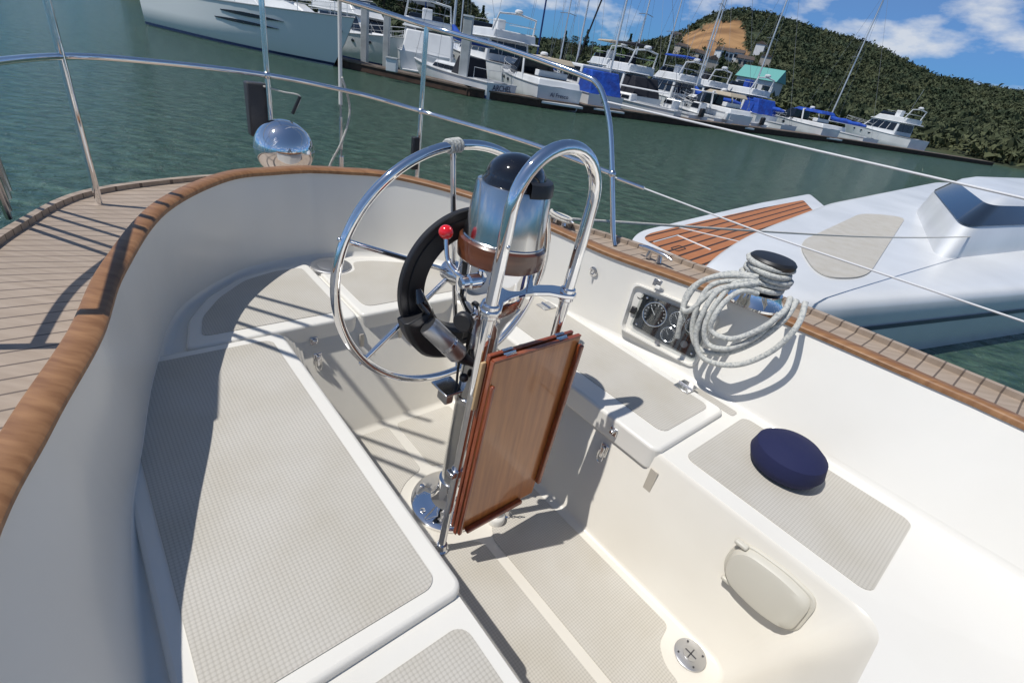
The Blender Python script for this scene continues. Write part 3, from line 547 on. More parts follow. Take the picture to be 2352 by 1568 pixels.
mx=N.new('ShaderNodeMix'); mx.data_type='RGBA'; Lk.new(at.outputs['Fac'],mx.inputs[0]); Lk.new(r1.outputs[0],mx.inputs[6]); Lk.new(r2.outputs[0],mx.inputs[7]); Lk.new(mx.outputs[2],P.inputs['Base Color'])
me=bpy.data.meshes.new('hills'); me.from_pydata(vs,[],fs); me.materials.append(tm); at_=me.attributes.new('grass','FLOAT','POINT'); at_.data.foreach_set('value',mask); me.polygons.foreach_set('use_smooth',[True]*len(me.polygons))
o=bpy.data.objects.new('hills',me); C.objects.link(o); o['kind']='structure'
V=[];cnt=0; rng=np.random.RandomState(7); NC=19000; TPC=30
while cnt<NC:
    a=rng.uniform(AZ[0]+.2,AZ[-1]-.05); D=108*(860/108)**(rng.rand()**.8)
    z=float(hterr(a,D)); 
    if z<.3: continue
    P=np.array((D*math.sin(a),D*math.cos(a),z)); x,y=proj(P)
    if any(inpoly(x,y-k,GP) for k in (2,9,16,21)) and rng.rand()<.972: continue
    r=(1.5+D*.0030)*rng.uniform(.6,1.25); hh=r*rng.uniform(.9,1.6)
    dirs=rng.normal(size=(TPC,3)); dirs/=np.linalg.norm(dirs,axis=1)[:,None]; dirs[:,2]=np.abs(dirs[:,2])*1.0-.15
    c=dirs*np.array([r,r,hh])*rng.uniform(.6,1,(TPC,1))+P+np.array([0,0,r*.3])
    tri=c[:,None,:]+rng.normal(size=(TPC,3,3))*r*.25
    V.append(tri.reshape(-1,3)); cnt+=1
V=np.concatenate(V); nf=len(V)//3
me=bpy.data.meshes.new('forest'); me.vertices.add(len(V)); me.vertices.foreach_set('co',V.ravel()); me.loops.add(nf*3); me.loops.foreach_set('vertex_index',np.arange(nf*3)); me.polygons.add(nf); me.polygons.foreach_set('loop_start',np.arange(0,nf*3,3)); me.update(calc_edges=True)
me.materials.append(mat('forest',(.026,.045,.019),.9,0,(.085,.095,.042),.05,.38,.68)); o=bpy.data.objects.new('forest',me); C.objects.link(o); tag(o,'dark green woodland covering the hills behind the marina','woodland',kind='stuff')
def tree_proto(name,label,h,w,m,conic):
    t=thing(name,label,'tree',(0,0,0),0)
    mt=MB(); mt.tube([(0,0,-.5),(0.1,0,h*.4),(0,.1,h*.9)],[h*.03,h*.02,h*.006],8)
    for k in range(7): 
        a=k*2.4; z=h*(.3+.08*k); mt.tube([(0,0,z),(w*.35*math.cos(a),w*.35*math.sin(a),z+h*.08)],[h*.01,h*.004],5)
    mt.build('trunk',M['bark'],t)
    V=[];F=[]; n=0
    for k in range(1300):
        zt=random.random(); R=(w*.5*(1-zt)**.8 if conic else w*.5*math.sqrt(max(.05,1-(2*zt-1)**2)))*(.75+.35*math.sin(zt*17+3))
        a=random.random()*6.28; rr_=R*random.random()**.4; c=Vector((rr_*math.cos(a),rr_*math.sin(a),h*(.22+.78*zt)))
        sz=h*.026*random.uniform(.6,1.4)
        q=[c+Vector((random.uniform(-1,1),random.uniform(-1,1),random.uniform(-.7,.7)))*sz for _ in range(4)]
        V+=q; F+=[(n,n+1,n+2),(n,n+2,n+3)]; n+=4
    mc=MB(); mc.v=V; mc.f=F; mc.build('crown',m,t,smooth=False); return t
def dup(root,loc,rotz,sc,label):
    r=root.copy(); C.objects.link(r); r.location=loc; r.rotation_euler=(0,0,rotz); r.scale=(sc,sc,sc); r['label']=label
    for ch in list(root.children):
        c=ch.copy(); C.objects.link(c); c.parent=r
        for g_ in ch.children: d=g_.copy(); C.objects.link(d); d.parent=c
    return r
def hillpt(px,D): 
    d=ray(px,150); a=math.atan2(d[0],d[1])
    for _ in range(3):
        z=float(hterr(a,D)); P=(D*math.sin(a),D*math.cos(a),z); x,y=proj(P); d=ray(px,y); a=math.atan2(d[0],d[1])
    return Vector((D*math.sin(a),D*math.cos(a),float(hterr(a,D))))
protos=[tree_proto('pine_tree','',12,6,M['leaf'],True),tree_proto('broadleaf_tree','',9,9,M['leaf2'],False)]
used=[False,False]
TL=[(880,150,0,1.1,'tall dark conifer behind the big white yacht at far left'),(925,165,1,1.2,'bushy tree behind the second white cruiser'),(1010,170,0,1.3,'dark conifer rising above the boxy trawler'),(1060,160,1,1.1,'bushy tree left of the thick dock piling top'),(1100,150,0,.8,'small conifer right of the thick dock piling top'),
(1288,230,0,.9,'slim dark conifer behind the tower of the blue mast'),(1310,240,1,1.1,'bushy tree right of the blue mast behind the marina'),(1335,250,0,1.1,'conifer left of the palm group on the far shore'),(1352,235,1,1.0,'round tree just left of the first palm'),(1430,260,0,1.2,'conifer right of the palm pair on the far shore'),(1452,260,1,1.3,'wide olive tree behind the white mast'),(1478,280,0,1.2,'tall conifer behind the rightmost palm'),(1520,270,1,1.3,'rounded tree at the foot of the hill'),(1570,250,1,1.2,'bushy tree behind the boats below the golden slope'),(1640,240,0,1.0,'conifer behind the leaning mast at right'),(1700,230,1,1.1,'olive tree left of the white boathouse')]
for i,(px,D,k,sc,lab) in enumerate(TL):
    P=hillpt(px,D)
    if not used[k]: r=protos[k]; used[k]=True; r.location=P; r.scale=(sc,sc,sc); r['label']=lab
    else: r=dup(protos[k],P,i*1.3,sc,lab)
    r['group']='trees along the far shore'
pm=thing('palm_tree','','palm tree',(0,0,0),0)
MB().tube([(0,0,-.5),(.15,0,3),(.1,.1,6.5)],[.3,.22,.2],8).build('trunk',M['bark'],pm)
m=MB()
for k in range(26):
    a=k*2.4; e=random.uniform(-.5,1.1)
    for sgn in (-1,1):
        P=[Vector((0,0,6.5))+Vector((math.cos(a)*t*2.6,math.sin(a)*t*2.6,math.sin(e)*t*2.2-t*t*1.8)) for t in (0,.25,.5,.75,1)]
        sd=Vector((-math.sin(a),math.cos(a),-.5))*.4*sgn
        Wd=[.15,.8,1,.7,.05]; vsq=[]; 
        for p_,w_ in zip(P,Wd): vsq+= [p_,p_+sd*w_]
        m.add(vsq,[(2*i,2*i+1,2*i+3,2*i+2) for i in range(4)])
m.build('crown',M['palm'],pm,smooth=False)
for i,(px,D,sc,lab) in enumerate([(1368,150,.9,'leftmost palm tree on the far shore'),(1408,150,1.1,'tallest palm tree on the far shore, middle of the group'),(1425,160,.8,'small palm tree right of the tallest one'),(1488,160,.95,'rightmost palm tree below the hill')]):
    P=hillpt(px,D)
    if i==0: pm.location=P; pm.scale=(sc,sc,sc); pm['label']=lab; pm['group']='palm trees on the far shore'
    else: dup(pm,P,i,sc,lab)
def house(name,label,cat,P,rot,w,d,h,rh,wm,rm,nw=3,group=None):
    t=thing(name,label,cat,P,rot,group)
    MB().box(-w/2,w/2,-d/2,d/2,-3,h).build('wall',wm,t)
    m=MB(); e=.4; m.add([(-w/2-e,-d/2-e,h),(w/2+e,-d/2-e,h),(w/2+e,d/2+e,h),(-w/2-e,d/2+e,h),(-w/2-e,0,h+rh),(w/2+e,0,h+rh)],[(0,1,5,4),(2,3,4,5),(0,4,3),(1,2,5),(3,2,1,0)]); m.build('roof',rm,t,smooth=False)
    for k in range(nw):
        x=-w/2+w*(k+.5)/nw; MB().box(x-w/nw*.3,x+w/nw*.3,-d/2-.06,-d/2+.02,h*.35,h*.8).build('window',M['win'],t)
def findD(px,py):
    d=ray(px,py); a=math.atan2(d[0],d[1]); sl=d[2]/math.hypot(d[0],d[1]); best=None
    for D in np.arange(130,700,4):
        if float(hterr(a,D))>=2.5+sl*D: best=D; break
    D=best or 300; return Vector((D*math.sin(a),D*math.cos(a),float(hterr(a,D))))
HL=[(1682,152,'pale house in the trees below the right hilltop'),(1700,168,'cream house just below the pale house on the right slope'),(1548,98,'lone house on the ridge above the white mast'),(1655,148,'small brown roofed house at the foot of the golden slope'),(1560,132,'cream house in the woods left of the golden slope'),(1595,154,'house in the trees above the leaning mast'),(1742,128,'house near the right edge high on the wooded slope'),(1750,160,'pale house above the white boathouse'),(1625,172,'long house low on the slope behind the boats')]
for i,(px,py,lab) in enumerate(HL):
    P=findD(px,py); house('hill_house',lab,'house',P+Vector((0,0,2.2)),rad(-20+i*13),8,6,4.0,1.8,M['bw'] if i%3==0 else M['wall1'],M['roof1'],3,'houses on the wooded hill')
house('apartment_house','long grey apartment building behind the big white yacht','building',hillpt(920,190)+Vector((0,0,6)),rad(10),30,10,7,2.5,M['bgrey'],M['dark'],7)
house('boathouse','white waterside building with a teal roof at the right edge of the marina','building',wz(1742,262)*1.0+Vector((2,12,2)),rad(-35),8,7,4.2,2.4,M['bw'],M['teal'],3)
house('boathouse','low waterside shed with a teal roof left of the white building','building',wz(1690,245)+Vector((0,14,.2)),rad(-25),7,5,1.9,1.1,M['wall1'],M['teal'],4)
# ---------- dock ----------
dk=thing('dock','long dark wooden dock with a plank edge in front of the moored boats','dock',(-1,31,0))
dpts=[Vector(q) for q in ((-30,42,0),(-12.9,32.9,0),(-8.4,31.4,0),(-5,30.1,0),(-1,31.6,0),(2.8,34.8,0),(8,38.3,0),(18.6,48.4,0),(30,58,0),(60,76,0))]
for a,b in zip(dpts,dpts[1:]):
    d=(b-a).normalized(); nrm=Vector((-d.y,d.x,0)); L_=(b-a).length
    MB().obox((a+b)/2+nrm*.7+EZ*.42,d,nrm,EZ,L_+.1,1.4,.08).build('deck_planks',M['dockw'],dk)
    MB().obox((a+b)/2+nrm*.7+EZ*.2,d,nrm,EZ,L_+.16,1.3,.34).build('float_edge',M['dockd'],dk)
for px,py,hh,w_,lab in ((837,160,3.5,.40,'white square piling rising beside the bow of the big yacht'),(886,163,3.3,.38,'white square piling behind the bow of the second cruiser'),(1060,212,3.75,.50,'thick white square piling beside the white sailboat')):
    P=wz(px,py); t=thing('dock_piling',lab,'piling',P,group='dock pilings')
    MB().box(P.x-w_/2,P.x+w_/2,P.y-w_/2,P.y+w_/2,-1,hh).build('post',M['pile'],t,bevel=.03); MB().box(P.x-w_/2-.03,P.x+w_/2+.03,P.y-w_/2-.03,P.y+w_/2+.03,hh,hh+.08).build('cap',M['bw'],t)
P=wz(900,165,.46); t=thing('dock_box','small white power box on the dock beside the pilings','dock box',P); MB().box(P.x-.3,P.x+.3,P.y-.2,P.y+.2,.46,1.1).build('cabinet',M['bw'],t,bevel=.04); MB().box(P.x-.34,P.x+.34,P.y-.24,P.y+.24,1.1,1.16).build('lid',M['pile'],t)
# ---------- boats ----------
def hull_parts(t,L,B,zs,zb,m,over=.10,stripe=True,full=2.4,ports=0):
    n=16; secs=[]; sheer=[]
    for i in range(n+1):
        k=i/n; x=-L/2+L*k; hb=B/2*(.90+.1*min(1,k*3))*(1-max(0,(k-.35)/.65)**full); hb=max(hb,.02)
        z=zs+(zb-zs)*k*k; wl=hb*(.93-.35*k**3); xw=x-over*L*k**3
        h=[(x,hb,z),(x-(x-xw)*.45,hb*.55+wl*.45,z*.5),(xw,wl,.08),(xw-.02*L*k**3,wl*.75,-.3),(xw-.03*L*k**3,0,-.5)]
        secs.append([Vector(q) for q in h]+[Vector((q[0],-q[1],q[2])) for q in reversed(h[:-1])]); sheer.append((x,hb,z))
    o=MB(); o.loft(secs,False,False,False); o.add(secs[0],[tuple(range(9))]); h_=o.build('hull',m,t,ang=50)
    d=MB(); d.loft([[Vector((x,hb*.97,z-.04)),Vector((x,0,z+.03)),Vector((x,-hb*.97,z-.04))] for x,hb,z in sheer],False); d.build('deck',M['bw'],t)
    if stripe:
        st=MB()
        for sg in (1,-1): st.loft([[Vector((q[2].x,sg*(q[2].y+.015),.05)),Vector((q[2].x*.9+q[1].x*.1,sg*(q[2].y*.9+q[1].y*.1+.015),.05+.14))] for q in secs],False)
        st.build('waterline_stripe',M['bstripe'],t)
        m_=MB()
        for sg in (1,-1): m_.tube([Vector((x,sg*(hb+.01),z-.02)) for x,hb,z in sheer],.03,6)
        m_.build('rub_rail',M['bgrey'],t)
    for k in range(ports):
        i=8+k*2; a_=secs[i][0]; b_=secs[i][1]
        for sg in (1,-1):
            c0=Vector(((a_.x+b_.x)/2,sg*((a_.y+b_.y)/2+.01),(a_.z+b_.z)/2)); MB().sphere(c0,.17,12,6,(1.3,.22,.6)).build('portlight',M['win'],t)
    return sheer
def rail(t,sheer,k0,hh=.6,r=.018):
    for sg in (1,-1):
        P=[Vector((x,sg*hb*.93,z+hh)) for x,hb,z in sheer[k0:]]; m=MB(); m.tube(P,r,6); m.tube([q-EZ*hh*.5 for q in P],r*.6,5)
        for q in P[::2]: m.tube([q-EZ*hh,q],r*.8,5)
        m.build('guard_rail',M['mast'],t)
def cab(t,nm,x0,x1,w0,w1,z0,z1,rf,rb,ti,m,win=None,wmat=None,front=True,back=False,nw=3):
    b=[Vector(q) for q in ((x0,-w0,z0),(x1,-w1,z0),(x1,w1,z0),(x0,w0,z0))]; tp=[Vector(q) for q in ((x0+rb,-w0*ti,z1),(x1-rf,-w1*ti,z1),(x1-rf,w1*ti,z1),(x0+rb,w0*ti,z1))]
    o=MB().box8(b+tp).build(nm,m,t,bevel=.08,seg=3)
    if win:
        faces=[(0,1),(3,2)]+([(1,2)] if front else [])+([(0,3)] if back else [])
        for i,j in faces:
            p00,p10,p01,p11=b[i],b[j],tp[i],tp[j]; n=(p10-p00).cross(p01-p00).normalized()
            cc=sum(b+tp,Vector())/8
            if n.dot((p00+p11)/2-cc)<0: n=-n
            kk=nw if (i,j)!=(1,2) and (i,j)!=(0,3) else 3
            def bl(a,c): return (p00*(1-a)+p10*a)*(1-c)+(p01*(1-a)+p11*a)*c
            for q in range(kk):
                a0=.05+.9*q/kk+.010; a1=.05+.9*(q+1)/kk-.010
                MB().prism([bl(a0,win[0])+n*.012,bl(a1,win[0])+n*.012,bl(a1,win[1])+n*.012,bl(a0,win[1])+n*.012],n*.02).build('window',wmat or M['win'],o)
    return o
def lettering(t,txt,size,pos,rot,m,nm='lettering'):
    cu_=bpy.data.curves.new('t','FONT'); cu_.body=txt; cu_.size=size; cu_.align_x='CENTER'; cu_.extrude=.004
    to=bpy.data.objects.new('t',cu_); C.objects.link(to); dg=bpy.context.evaluated_depsgraph_get(); me=bpy.data.meshes.new_from_object(to.evaluated_get(dg)); bpy.data.objects.remove(to)
    me.materials.clear(); me.materials.append(m); o=bpy.data.objects.new(nm,me); C.objects.link(o); o.parent=t; o.location=pos; o.rotation_euler=rot; return o
def radar(t,x,y,z,r=.3): MB().lathe((x,y,z),EZ,[(0,r*.8),(r*.15,r),(r*.5,r*.95),(r*.75,r*.6),(r*.8,.01)],18).build('radar_dome',M['bw'],t)
def place(stern,head,L):
    h=Vector((head[0],head[1],0)).normalized()
    c=Vector((stern[0],stern[1],0))+h*L/2; return Vector((c.x,c.y,0)), math.atan2(h.y,h.x)
GM='motor boats moored at the dock'
def fenders(t,L,B,z):
    for x in (-L*.3,0): 
        MB().lathe((x,-B/2-.14,z*.25),EZ,[(0,.04),(.06,.11),(.5,.11),(.56,.04)],12).build('fender',M['bw'],t)
def fly(nm,label,stern,head,L,B,zs,zb,canv=None,trans=None,hullm=None,group=GM,top=True,bim=None):
    c,r=place(stern,head,L); t=thing(nm,label,'motor boat',c,r,group); sh=hull_parts(t,L,B,zs,zb,hullm or M['bw'],ports=3)
    z=zs; cab(t,'cabin',-L*.28,L*.22,B*.42,B*.30,z-.05,z+1.5,L*.13,.1,.88,M['bw'],(.34,.88),nw=4,back=True)
    cab(t,'foredeck_trunk',L*.10,L*.36,B*.26,B*.10,z-.02,z+.55,L*.10,0,.8,M['bw'])
    if top:
        cab(t,'flybridge',-L*.33,L*.08,B*.40,B*.32,z+1.5,z+2.05,L*.05,0,.95,M['bw'])
        cab(t,'roof_overhang',-L*.36,L*.12,B*.42,B*.33,z+1.44,z+1.54,L*.02,0,1,M['bw'])
        cab(t,'windscreen',-L*.02,L*.05,B*.33,B*.27,z+2.05,z+2.42,L*.03,L*.01,.9,M['win'])
        m=MB()
        for sg in (1,-1): m.tube([(-L*.30,sg*B*.38,z+2.0),(-L*.33,sg*B*.34,z+3.0),(-L*.33,0,z+3.15)],.07,8)
        m.build('radar_arch',M['bw'],t); radar(t,-L*.33,0,z+3.2); MB().tube([(-L*.3,B*.3,z+3),(-L*.33,B*.32,z+5.2)],.015,5).build('antenna',M['mast'],t)
        MB().box(-L*.16,-L*.10,-.35,.35,z+2.05,z+2.75).build('helm_seat',canv or M['bw'],t,bevel=.05)
        m=MB(); m.tube([(-L*.33,B*.37,z+2.5),(-L*.05,B*.33,z+2.55)],.02,5); m.tube([(-L*.33,-B*.37,z+2.5),(-L*.05,-B*.33,z+2.55)],.02,5); m.tube([(-L*.33,-B*.37,z+2.5),(-L*.33,B*.37,z+2.5)],.02,5); m.build('flybridge_rail',M['mast'],t)
        if bim: cab(t,'bimini_top',-L*.28,L*.02,B*.34,B*.30,z+3.35,z+3.50,.1,.1,.85,bim)
    cab(t,'cockpit_opening',-L*.46,-L*.285,B*.34,B*.36,z+.0,z+.06,0,0,1,M['blackcv'])
    MB().box(-L*.5-.7,-L*.5+.02,-B*.4,B*.4,.25,.36).build('swim_platform',M['bw'],t,bevel=.02)
    if canv: cab(t,'cockpit_cover',-L*.49,-L*.27,B*.42,B*.42,z-.05,z+1.3,.1,.6,.85,canv)
    rail(t,sh,8); fenders(t,L,B,z)
    if trans: lettering(t,trans,.35,(-L/2-.03,0,zs*.55),(rad(90),0,rad(-90)),M['bstripe'])
    return t
def express(label,stern,head,L,B,canv=None,txt=None,side=None,group=GM):
    c,r=place(stern,head,L); t=thing('express_cruiser',label,'motor boat',c,r,group); zs,zb=1.15,1.7; sh=hull_parts(t,L,B,zs,zb,M['bw'],ports=3)
    cab(t,'foredeck_cabin',-L*.05,L*.38,B*.42,B*.12,zs-.05,zb+.25,L*.14,0,.8,M['bw'],(.3,.7),front=False,nw=2)
    cab(t,'windscreen',-L*.08,L*.14,B*.42,B*.32,zs+.35,zs+1.25,L*.13,0,.85,M['win'])
    m=MB()
    for sg in (1,-1): m.tube([(-L*.22,sg*B*.44,zs),(-L*.17,sg*B*.40,zs+1.3),(-L*.17,0,zs+1.45)],.08,8)
    m.build('radar_arch',M['bw'],t); radar(t,-L*.17,0,zs+1.5,.25)
    cab(t,'cockpit_side',-L*.49,-L*.08,B*.44,B*.44,zs-.05,zs+.35,.1,.2,.95,M['bw'])
    MB().box(-L*.40,-L*.10,-B*.33,B*.33,zs+.30,zs+.37).build('cockpit_floor',M['blackcv'],t)
    MB().box(-L*.36,-L*.30,-B*.30,B*.30,zs+.37,zs+.72).build('bench_seat',M['bw'],t,bevel=.04)
    if canv: cab(t,'canvas_top',-L*.40,-L*.02,B*.38,B*.34,zs+1.15,zs+1.45,L*.05,.3,.85,canv)
    MB().box(-L*.5-.7,-L*.5+.02,-B*.42,B*.42,.25,.38).build('swim_platform',M['bw'],t,bevel=.02); rail(t,sh,8,.5)
    if txt: lettering(t,txt,.32,(-L/2-.03,0,.62),(rad(90),0,rad(-90)),M['bstripe'])
    return t
def sail(label,stern,head,L,B,mh,cover,mastm=None,txt=None,mx=.08,furl=None,group='sailboats moored at the dock',dod=None,boomz=1.9):
    c,r=place(stern,head,L); t=thing('moored_sailboat',label,'sailboat',c,r,group); zs,zb=.85,1.15; sh=hull_parts(t,L,B,zs,zb,M['bw'],full=2.0)
    cab(t,'cabin_trunk',-L*.12,L*.24,B*.30,B*.16,zs-.03,zs+.5,L*.06,.05,.85,M['bw'],(.3,.72),front=False,nw=4)
    X=L*mx; mm=mastm or M['mast']; mk=MB(); mk.tube([(X,0,zs),(X,0,mh)],[.085,.055],8); mk.build('mast',mm,t)
    MB().tube([(X,0,zs+boomz-1.0),(-L*.38,0,zs+boomz-.95)],.05,8).build('boom',mm,t)
    if cover:
        m=MB(); m.tube([(X+.05,0,zs+boomz-.15),(X-.3,0,zs+boomz-.62),(X-.9,0,zs+boomz-.74),(-L*.12,.04,zs+boomz-.72),(-L*.2,0,zs+boomz-.80),(-L*.30,-.03,zs+boomz-.80),(-L*.38,0,zs+boomz-.86)],[.10,.26,.22,.25,.19,.2,.11],10); m.build('sail_cover',cover,t)
    if dod: cab(t,'dodger',-L*.24,-L*.06,B*.34,B*.30,zs,zs+1.0,.35,.1,.75,dod)
    MB().box(-L*.42,-L*.13,-B*.22,B*.22,zs-.02,zs+.045).build('cockpit_well',M['bgrey'],t)
    m=MB(); top_=Vector((X,0,mh-.1)); 
    for q in ((-L*.5,0,zs),(X-.2,B*.45,zs),(X-.2,-B*.45,zs)): m.tube([top_,q],.012,4,caps=False)
    for sg in (1,-1): m.tube([(X,sg*.9,mh*.55),(X,0,mh*.56)],.03,5)
    m.build('rigging',M['wire'],t)
    m=MB(); m.tube([(X,0,mh-.2),(L*.49,0,zb+.05)],.065 if furl else .012,6); m.build('forestay',furl or M['wire'],t)
    rail(t,sh,11,.6,.014)
    m=MB()
    for sg in (1,-1): m.tube([(-L*.48,sg*B*.38,zs),(-L*.48,sg*B*.38,zs+.6),(-L*.35,sg*B*.42,zs+.6),(-L*.35,sg*B*.42,zs)],.014,5)
    m.tube([(-L*.48,B*.38,zs+.6),(-L*.48,-B*.38,zs+.6)],.014,5); m.build('stern_rail',M['mast'],t)
    m=MB(); m.tube([(-L*.48,-B*.2,zs+.02),(-L*.48,B*.2,zs+.02)],.05,6); m.build('traveller',M['bgrey'],t)
    if txt: lettering(t,txt,.42,(-L/2-.03,0,.48),(rad(90),0,rad(-90)),M['bstripe'])
    return t
def skiff(label,stern,head,L,B,cv=None,group='small outboard boats at the right end of the dock'):
    c,r=place(stern,head,L); t=thing('outboard_boat',label,'motor boat',c,r,group); sh=hull_parts(t,L,B,.7,1.0,M['bw'])
    cab(t,'console',-L*.1,L*.08,B*.2,B*.2,.6,1.5,.25,0,.85,M['bw'],(.5,.9),nw=1)
    MB().box(-L*.42,-L*.12,-B*.32,B*.32,.66,.73).build('cockpit_floor',M['bgrey'],t)
    for sg in (1,-1):
        MB().tube([(-L*.12,sg*B*.25,.7),(-L*.1,sg*B*.25,2.3)],.025,6).build('canopy_post',M['mast'],t); MB().tube([(L*.1,sg*B*.25,.7),(L*.06,sg*B*.25,2.3)],.025,6).build('canopy_post',M['mast'],t)
    MB().box(-L*.15,L*.1,-B*.32,B*.32,2.3,2.38).build('canopy',cv or M['bw'],t,bevel=.03)
    MB().box(-L*.5-.35,-L*.5-.05,-.2,.2,.65,1.25).build('outboard_engine',M['bw'] if cv is None else M['black'],t,bevel=.08); MB().box(-L*.5-.3,-L*.5-.12,-.08,.08,-.3,.7).build('engine_leg',M['bgrey'],t)
    return t
L=17; hd=Vector((.92,-.40,0)).normalized(); bow=Vector((-12.2,32.2,0)); c=bow-hd*L/2
t=thing('motor_yacht','large pale hulled motor yacht with black slit windows at the left','motor yacht',c,math.atan2(hd.y,hd.x),GM)
sh=hull_parts(t,L,4.8,2.15,2.7,M['bhull'],.10,full=2.3)
for x0,x1,z,dz in ((.0,4.4,1.82,.20),(-.6,4.0,1.40,.17)):
    m=MB(); n=8; pts=[]
    for i in range(n+1):
        x=x0+(x1-x0)*i/n; k=(x+L/2)/L; hb=2.4*(1-max(0,(k-.35)/.65)**2.3); zz=2.15+.55*k*k; wl=hb*(.93-.35*k**3); y=hb+(wl-hb)*.45*(zz-z)/(zz*.5) if z>zz*.5 else hb*.55+wl*.45; w_=dz*math.sin(math.pi*min(1,max(.05,i/n*.9+.08)))
        pts.append((x,y,w_))
    m.loft([[Vector((x,-y-.03,z-w_/2)),Vector((x,-y-.03,z+w_/2)),Vector((x,-y+.08,z+w_/2)),Vector((x,-y+.08,z-w_/2))] for x,y,w_ in pts],True,True,True); m.build('hull_window',M['win'],t)
cab(t,'foredeck_coachroof',-1,5.6,1.6,.5,2.3,2.95,1.6,.0,.85,M['bw'])
cab(t,'saloon',-7,2.4,1.9,1.4,2.3,4.3,2.8,.2,.82,M['bw'],(.35,.9),nw=5)
cab(t,'upper_deck',-7,-.8,1.6,1.2,4.3,5.0,1.0,.2,.9,M['bw'],(.3,.8),nw=3)
MB().obox((3.2,0,3.02),(1,0,0),(0,1,0),(0,0,1),1.8,1.2,.05).build('sun_pad',M['win'],t); rail(t,sh,7,.75,.022)
MB().sphere((7.7,-.28,1.9),.09,10,6).build('bow_fitting',M['steel'],t)
fly('motor_cruiser','white cruiser with a dark hull line behind the two white pilings',(-21,47),(.80,-.60),13,4.2,1.5,2.2)
fly('trawler','boxy white trawler with square windows behind the small sailboat',(-9.3,38),(-.3,.95),11,4.2,1.4,2.0,M['bw'],top=True)
sail('small white sailboat with dark lettering on its transom beside the thick piling',(-3.3,31.3),(-.79,.61),8.2,2.7,12,M['bluecv'],txt='ARCHEL',mx=.06,dod=M['blackcv'],boomz=2.6)
fly('flybridge_cruiser','tall white flybridge cruiser with a radar arch rising behind the small sailboat',(-2.6,40),(-.6,.8),13,4.6,1.7,2.4)
express('sleek white express cruiser with a tan canvas top and lettered transom',(.0,32.9),(-.45,.89),9.5,3.3,M['tancv'],'Al Fresco')
fly('motor_boat','small white motor boat wrapped in bright blue canvas covers',(3.0,35.6),(-.5,.87),8,3.0,1.1,1.5,M['bluecv'],'ALIS',top=False)
sail('sailboat with a tall dark blue mast behind the express cruiser',(-.2,44),(-.4,.9),10,3,17,M['bluecv'],M['mastb'])
sail('sailboat with a grey mast and blue sail cover behind the blue covered boat',(2.7,41.5),(-.35,.93),9,2.9,15,M['bluecv'],dod=M['bluecv'])
sail('low white racing sailboat with a tall white mast and black furled forestay',(8.6,39.6),(-.9,.42),9,2.6,15,None,mx=.14,furl=M['blackcv'])
fly('motor_cruiser','white cruiser with a black cockpit canopy behind the low racing sailboat',(6.8,43.5),(-.5,.86),9,3.2,1.2,1.7,M['blackcv'],top=True,bim=M['blackcv'])
sail('sailboat with a bright blue sail cover and leaning mast at the right side',(17.0,49.5),(-.85,.5),9.5,3,16,M['bluecv'])
skiff('white centre console boat with black canopy right of the low racing sailboat',(10.7,42.0),(-.55,.83),6.5,2.3,M['blackcv'])
skiff('white outboard boat with a white canopy among the right hand boats',(13.3,44.3),(-.5,.86),6.5,2.3)
skiff('small outboard boat with a blue canopy near the right edge',(17.7,48.6),(-.5,.86),6,2.3,M['bluecv'])
express('white express cruiser with a tan top squeezed between two outboard boats',(15.2,46.2),(-.5,.86),8.5,2.9,M['tancv'])
fly('motor_cruiser','white flybridge boat behind the outboard boats',(12.5,51),(-.5,.86),10,3.4,1.3,1.8,bim=M['bluecv'])
fly('motor_cruiser','white flybridge boat with blue cover close to the teal roofed sheds',(20.5,55),(-.5,.86),10,3.4,1.3,1.8,M['bluecv'])
fly('motor_cruiser','white flybridge boat just behind the grey masted sailboat',(5.5,50),(-.4,.9),10,3.4,1.4,1.9,bim=M['tancv'])
fly('motor_cruiser','white flybridge boat with black cover deep in the right hand row',(16.5,56),(-.5,.86),10,3.4,1.3,1.8,M['blackcv'])
sail('sailboat with a thin grey mast at the far right of the marina',(22.5,54),(-.6,.8),9,3,14,M['bluecv'])
sail('sailboat with a thin mast behind the white cruiser with black canopy',(9.5,54),(-.5,.86),9,3,14,M['bluecv'])
sail('sailboat whose thin mast stands left of the leaning mast',(13.5,60),(-.5,.86),9,3,13,None)
sail('sailboat whose thin mast stands above the teal roofed shed',(18.5,62),(-.5,.86),9,3,13,M['bluecv'])
sail('sailboat with a short mast behind the blue covered motor boat',(1.5,54),(-.4,.9),9,3,12,M['bluecv'])
sail('sailboat with a thin mast behind the boxy trawler',(-15,60),(-.3,.95),9,3,15,M['bluecv'],M['mastb'])
sail('sailboat with a thin white mast between the trawler and the flybridge cruiser',(-11,58),(-.2,.98),9,3,15,None)
express('white express cruiser moored past the right edge of the marina',(28,57),(-.5,.86),9.5,3.2,M['bluecv'])
sail('sailboat with a white mast past the right edge of the marina',(35,62),(-.5,.86),10,3.2,15,M['bluecv'])
fly('motor_cruiser','white cruiser farthest to the right along the dock',(44,68),(-.4,.9),11,3.8,1.5,2.1)
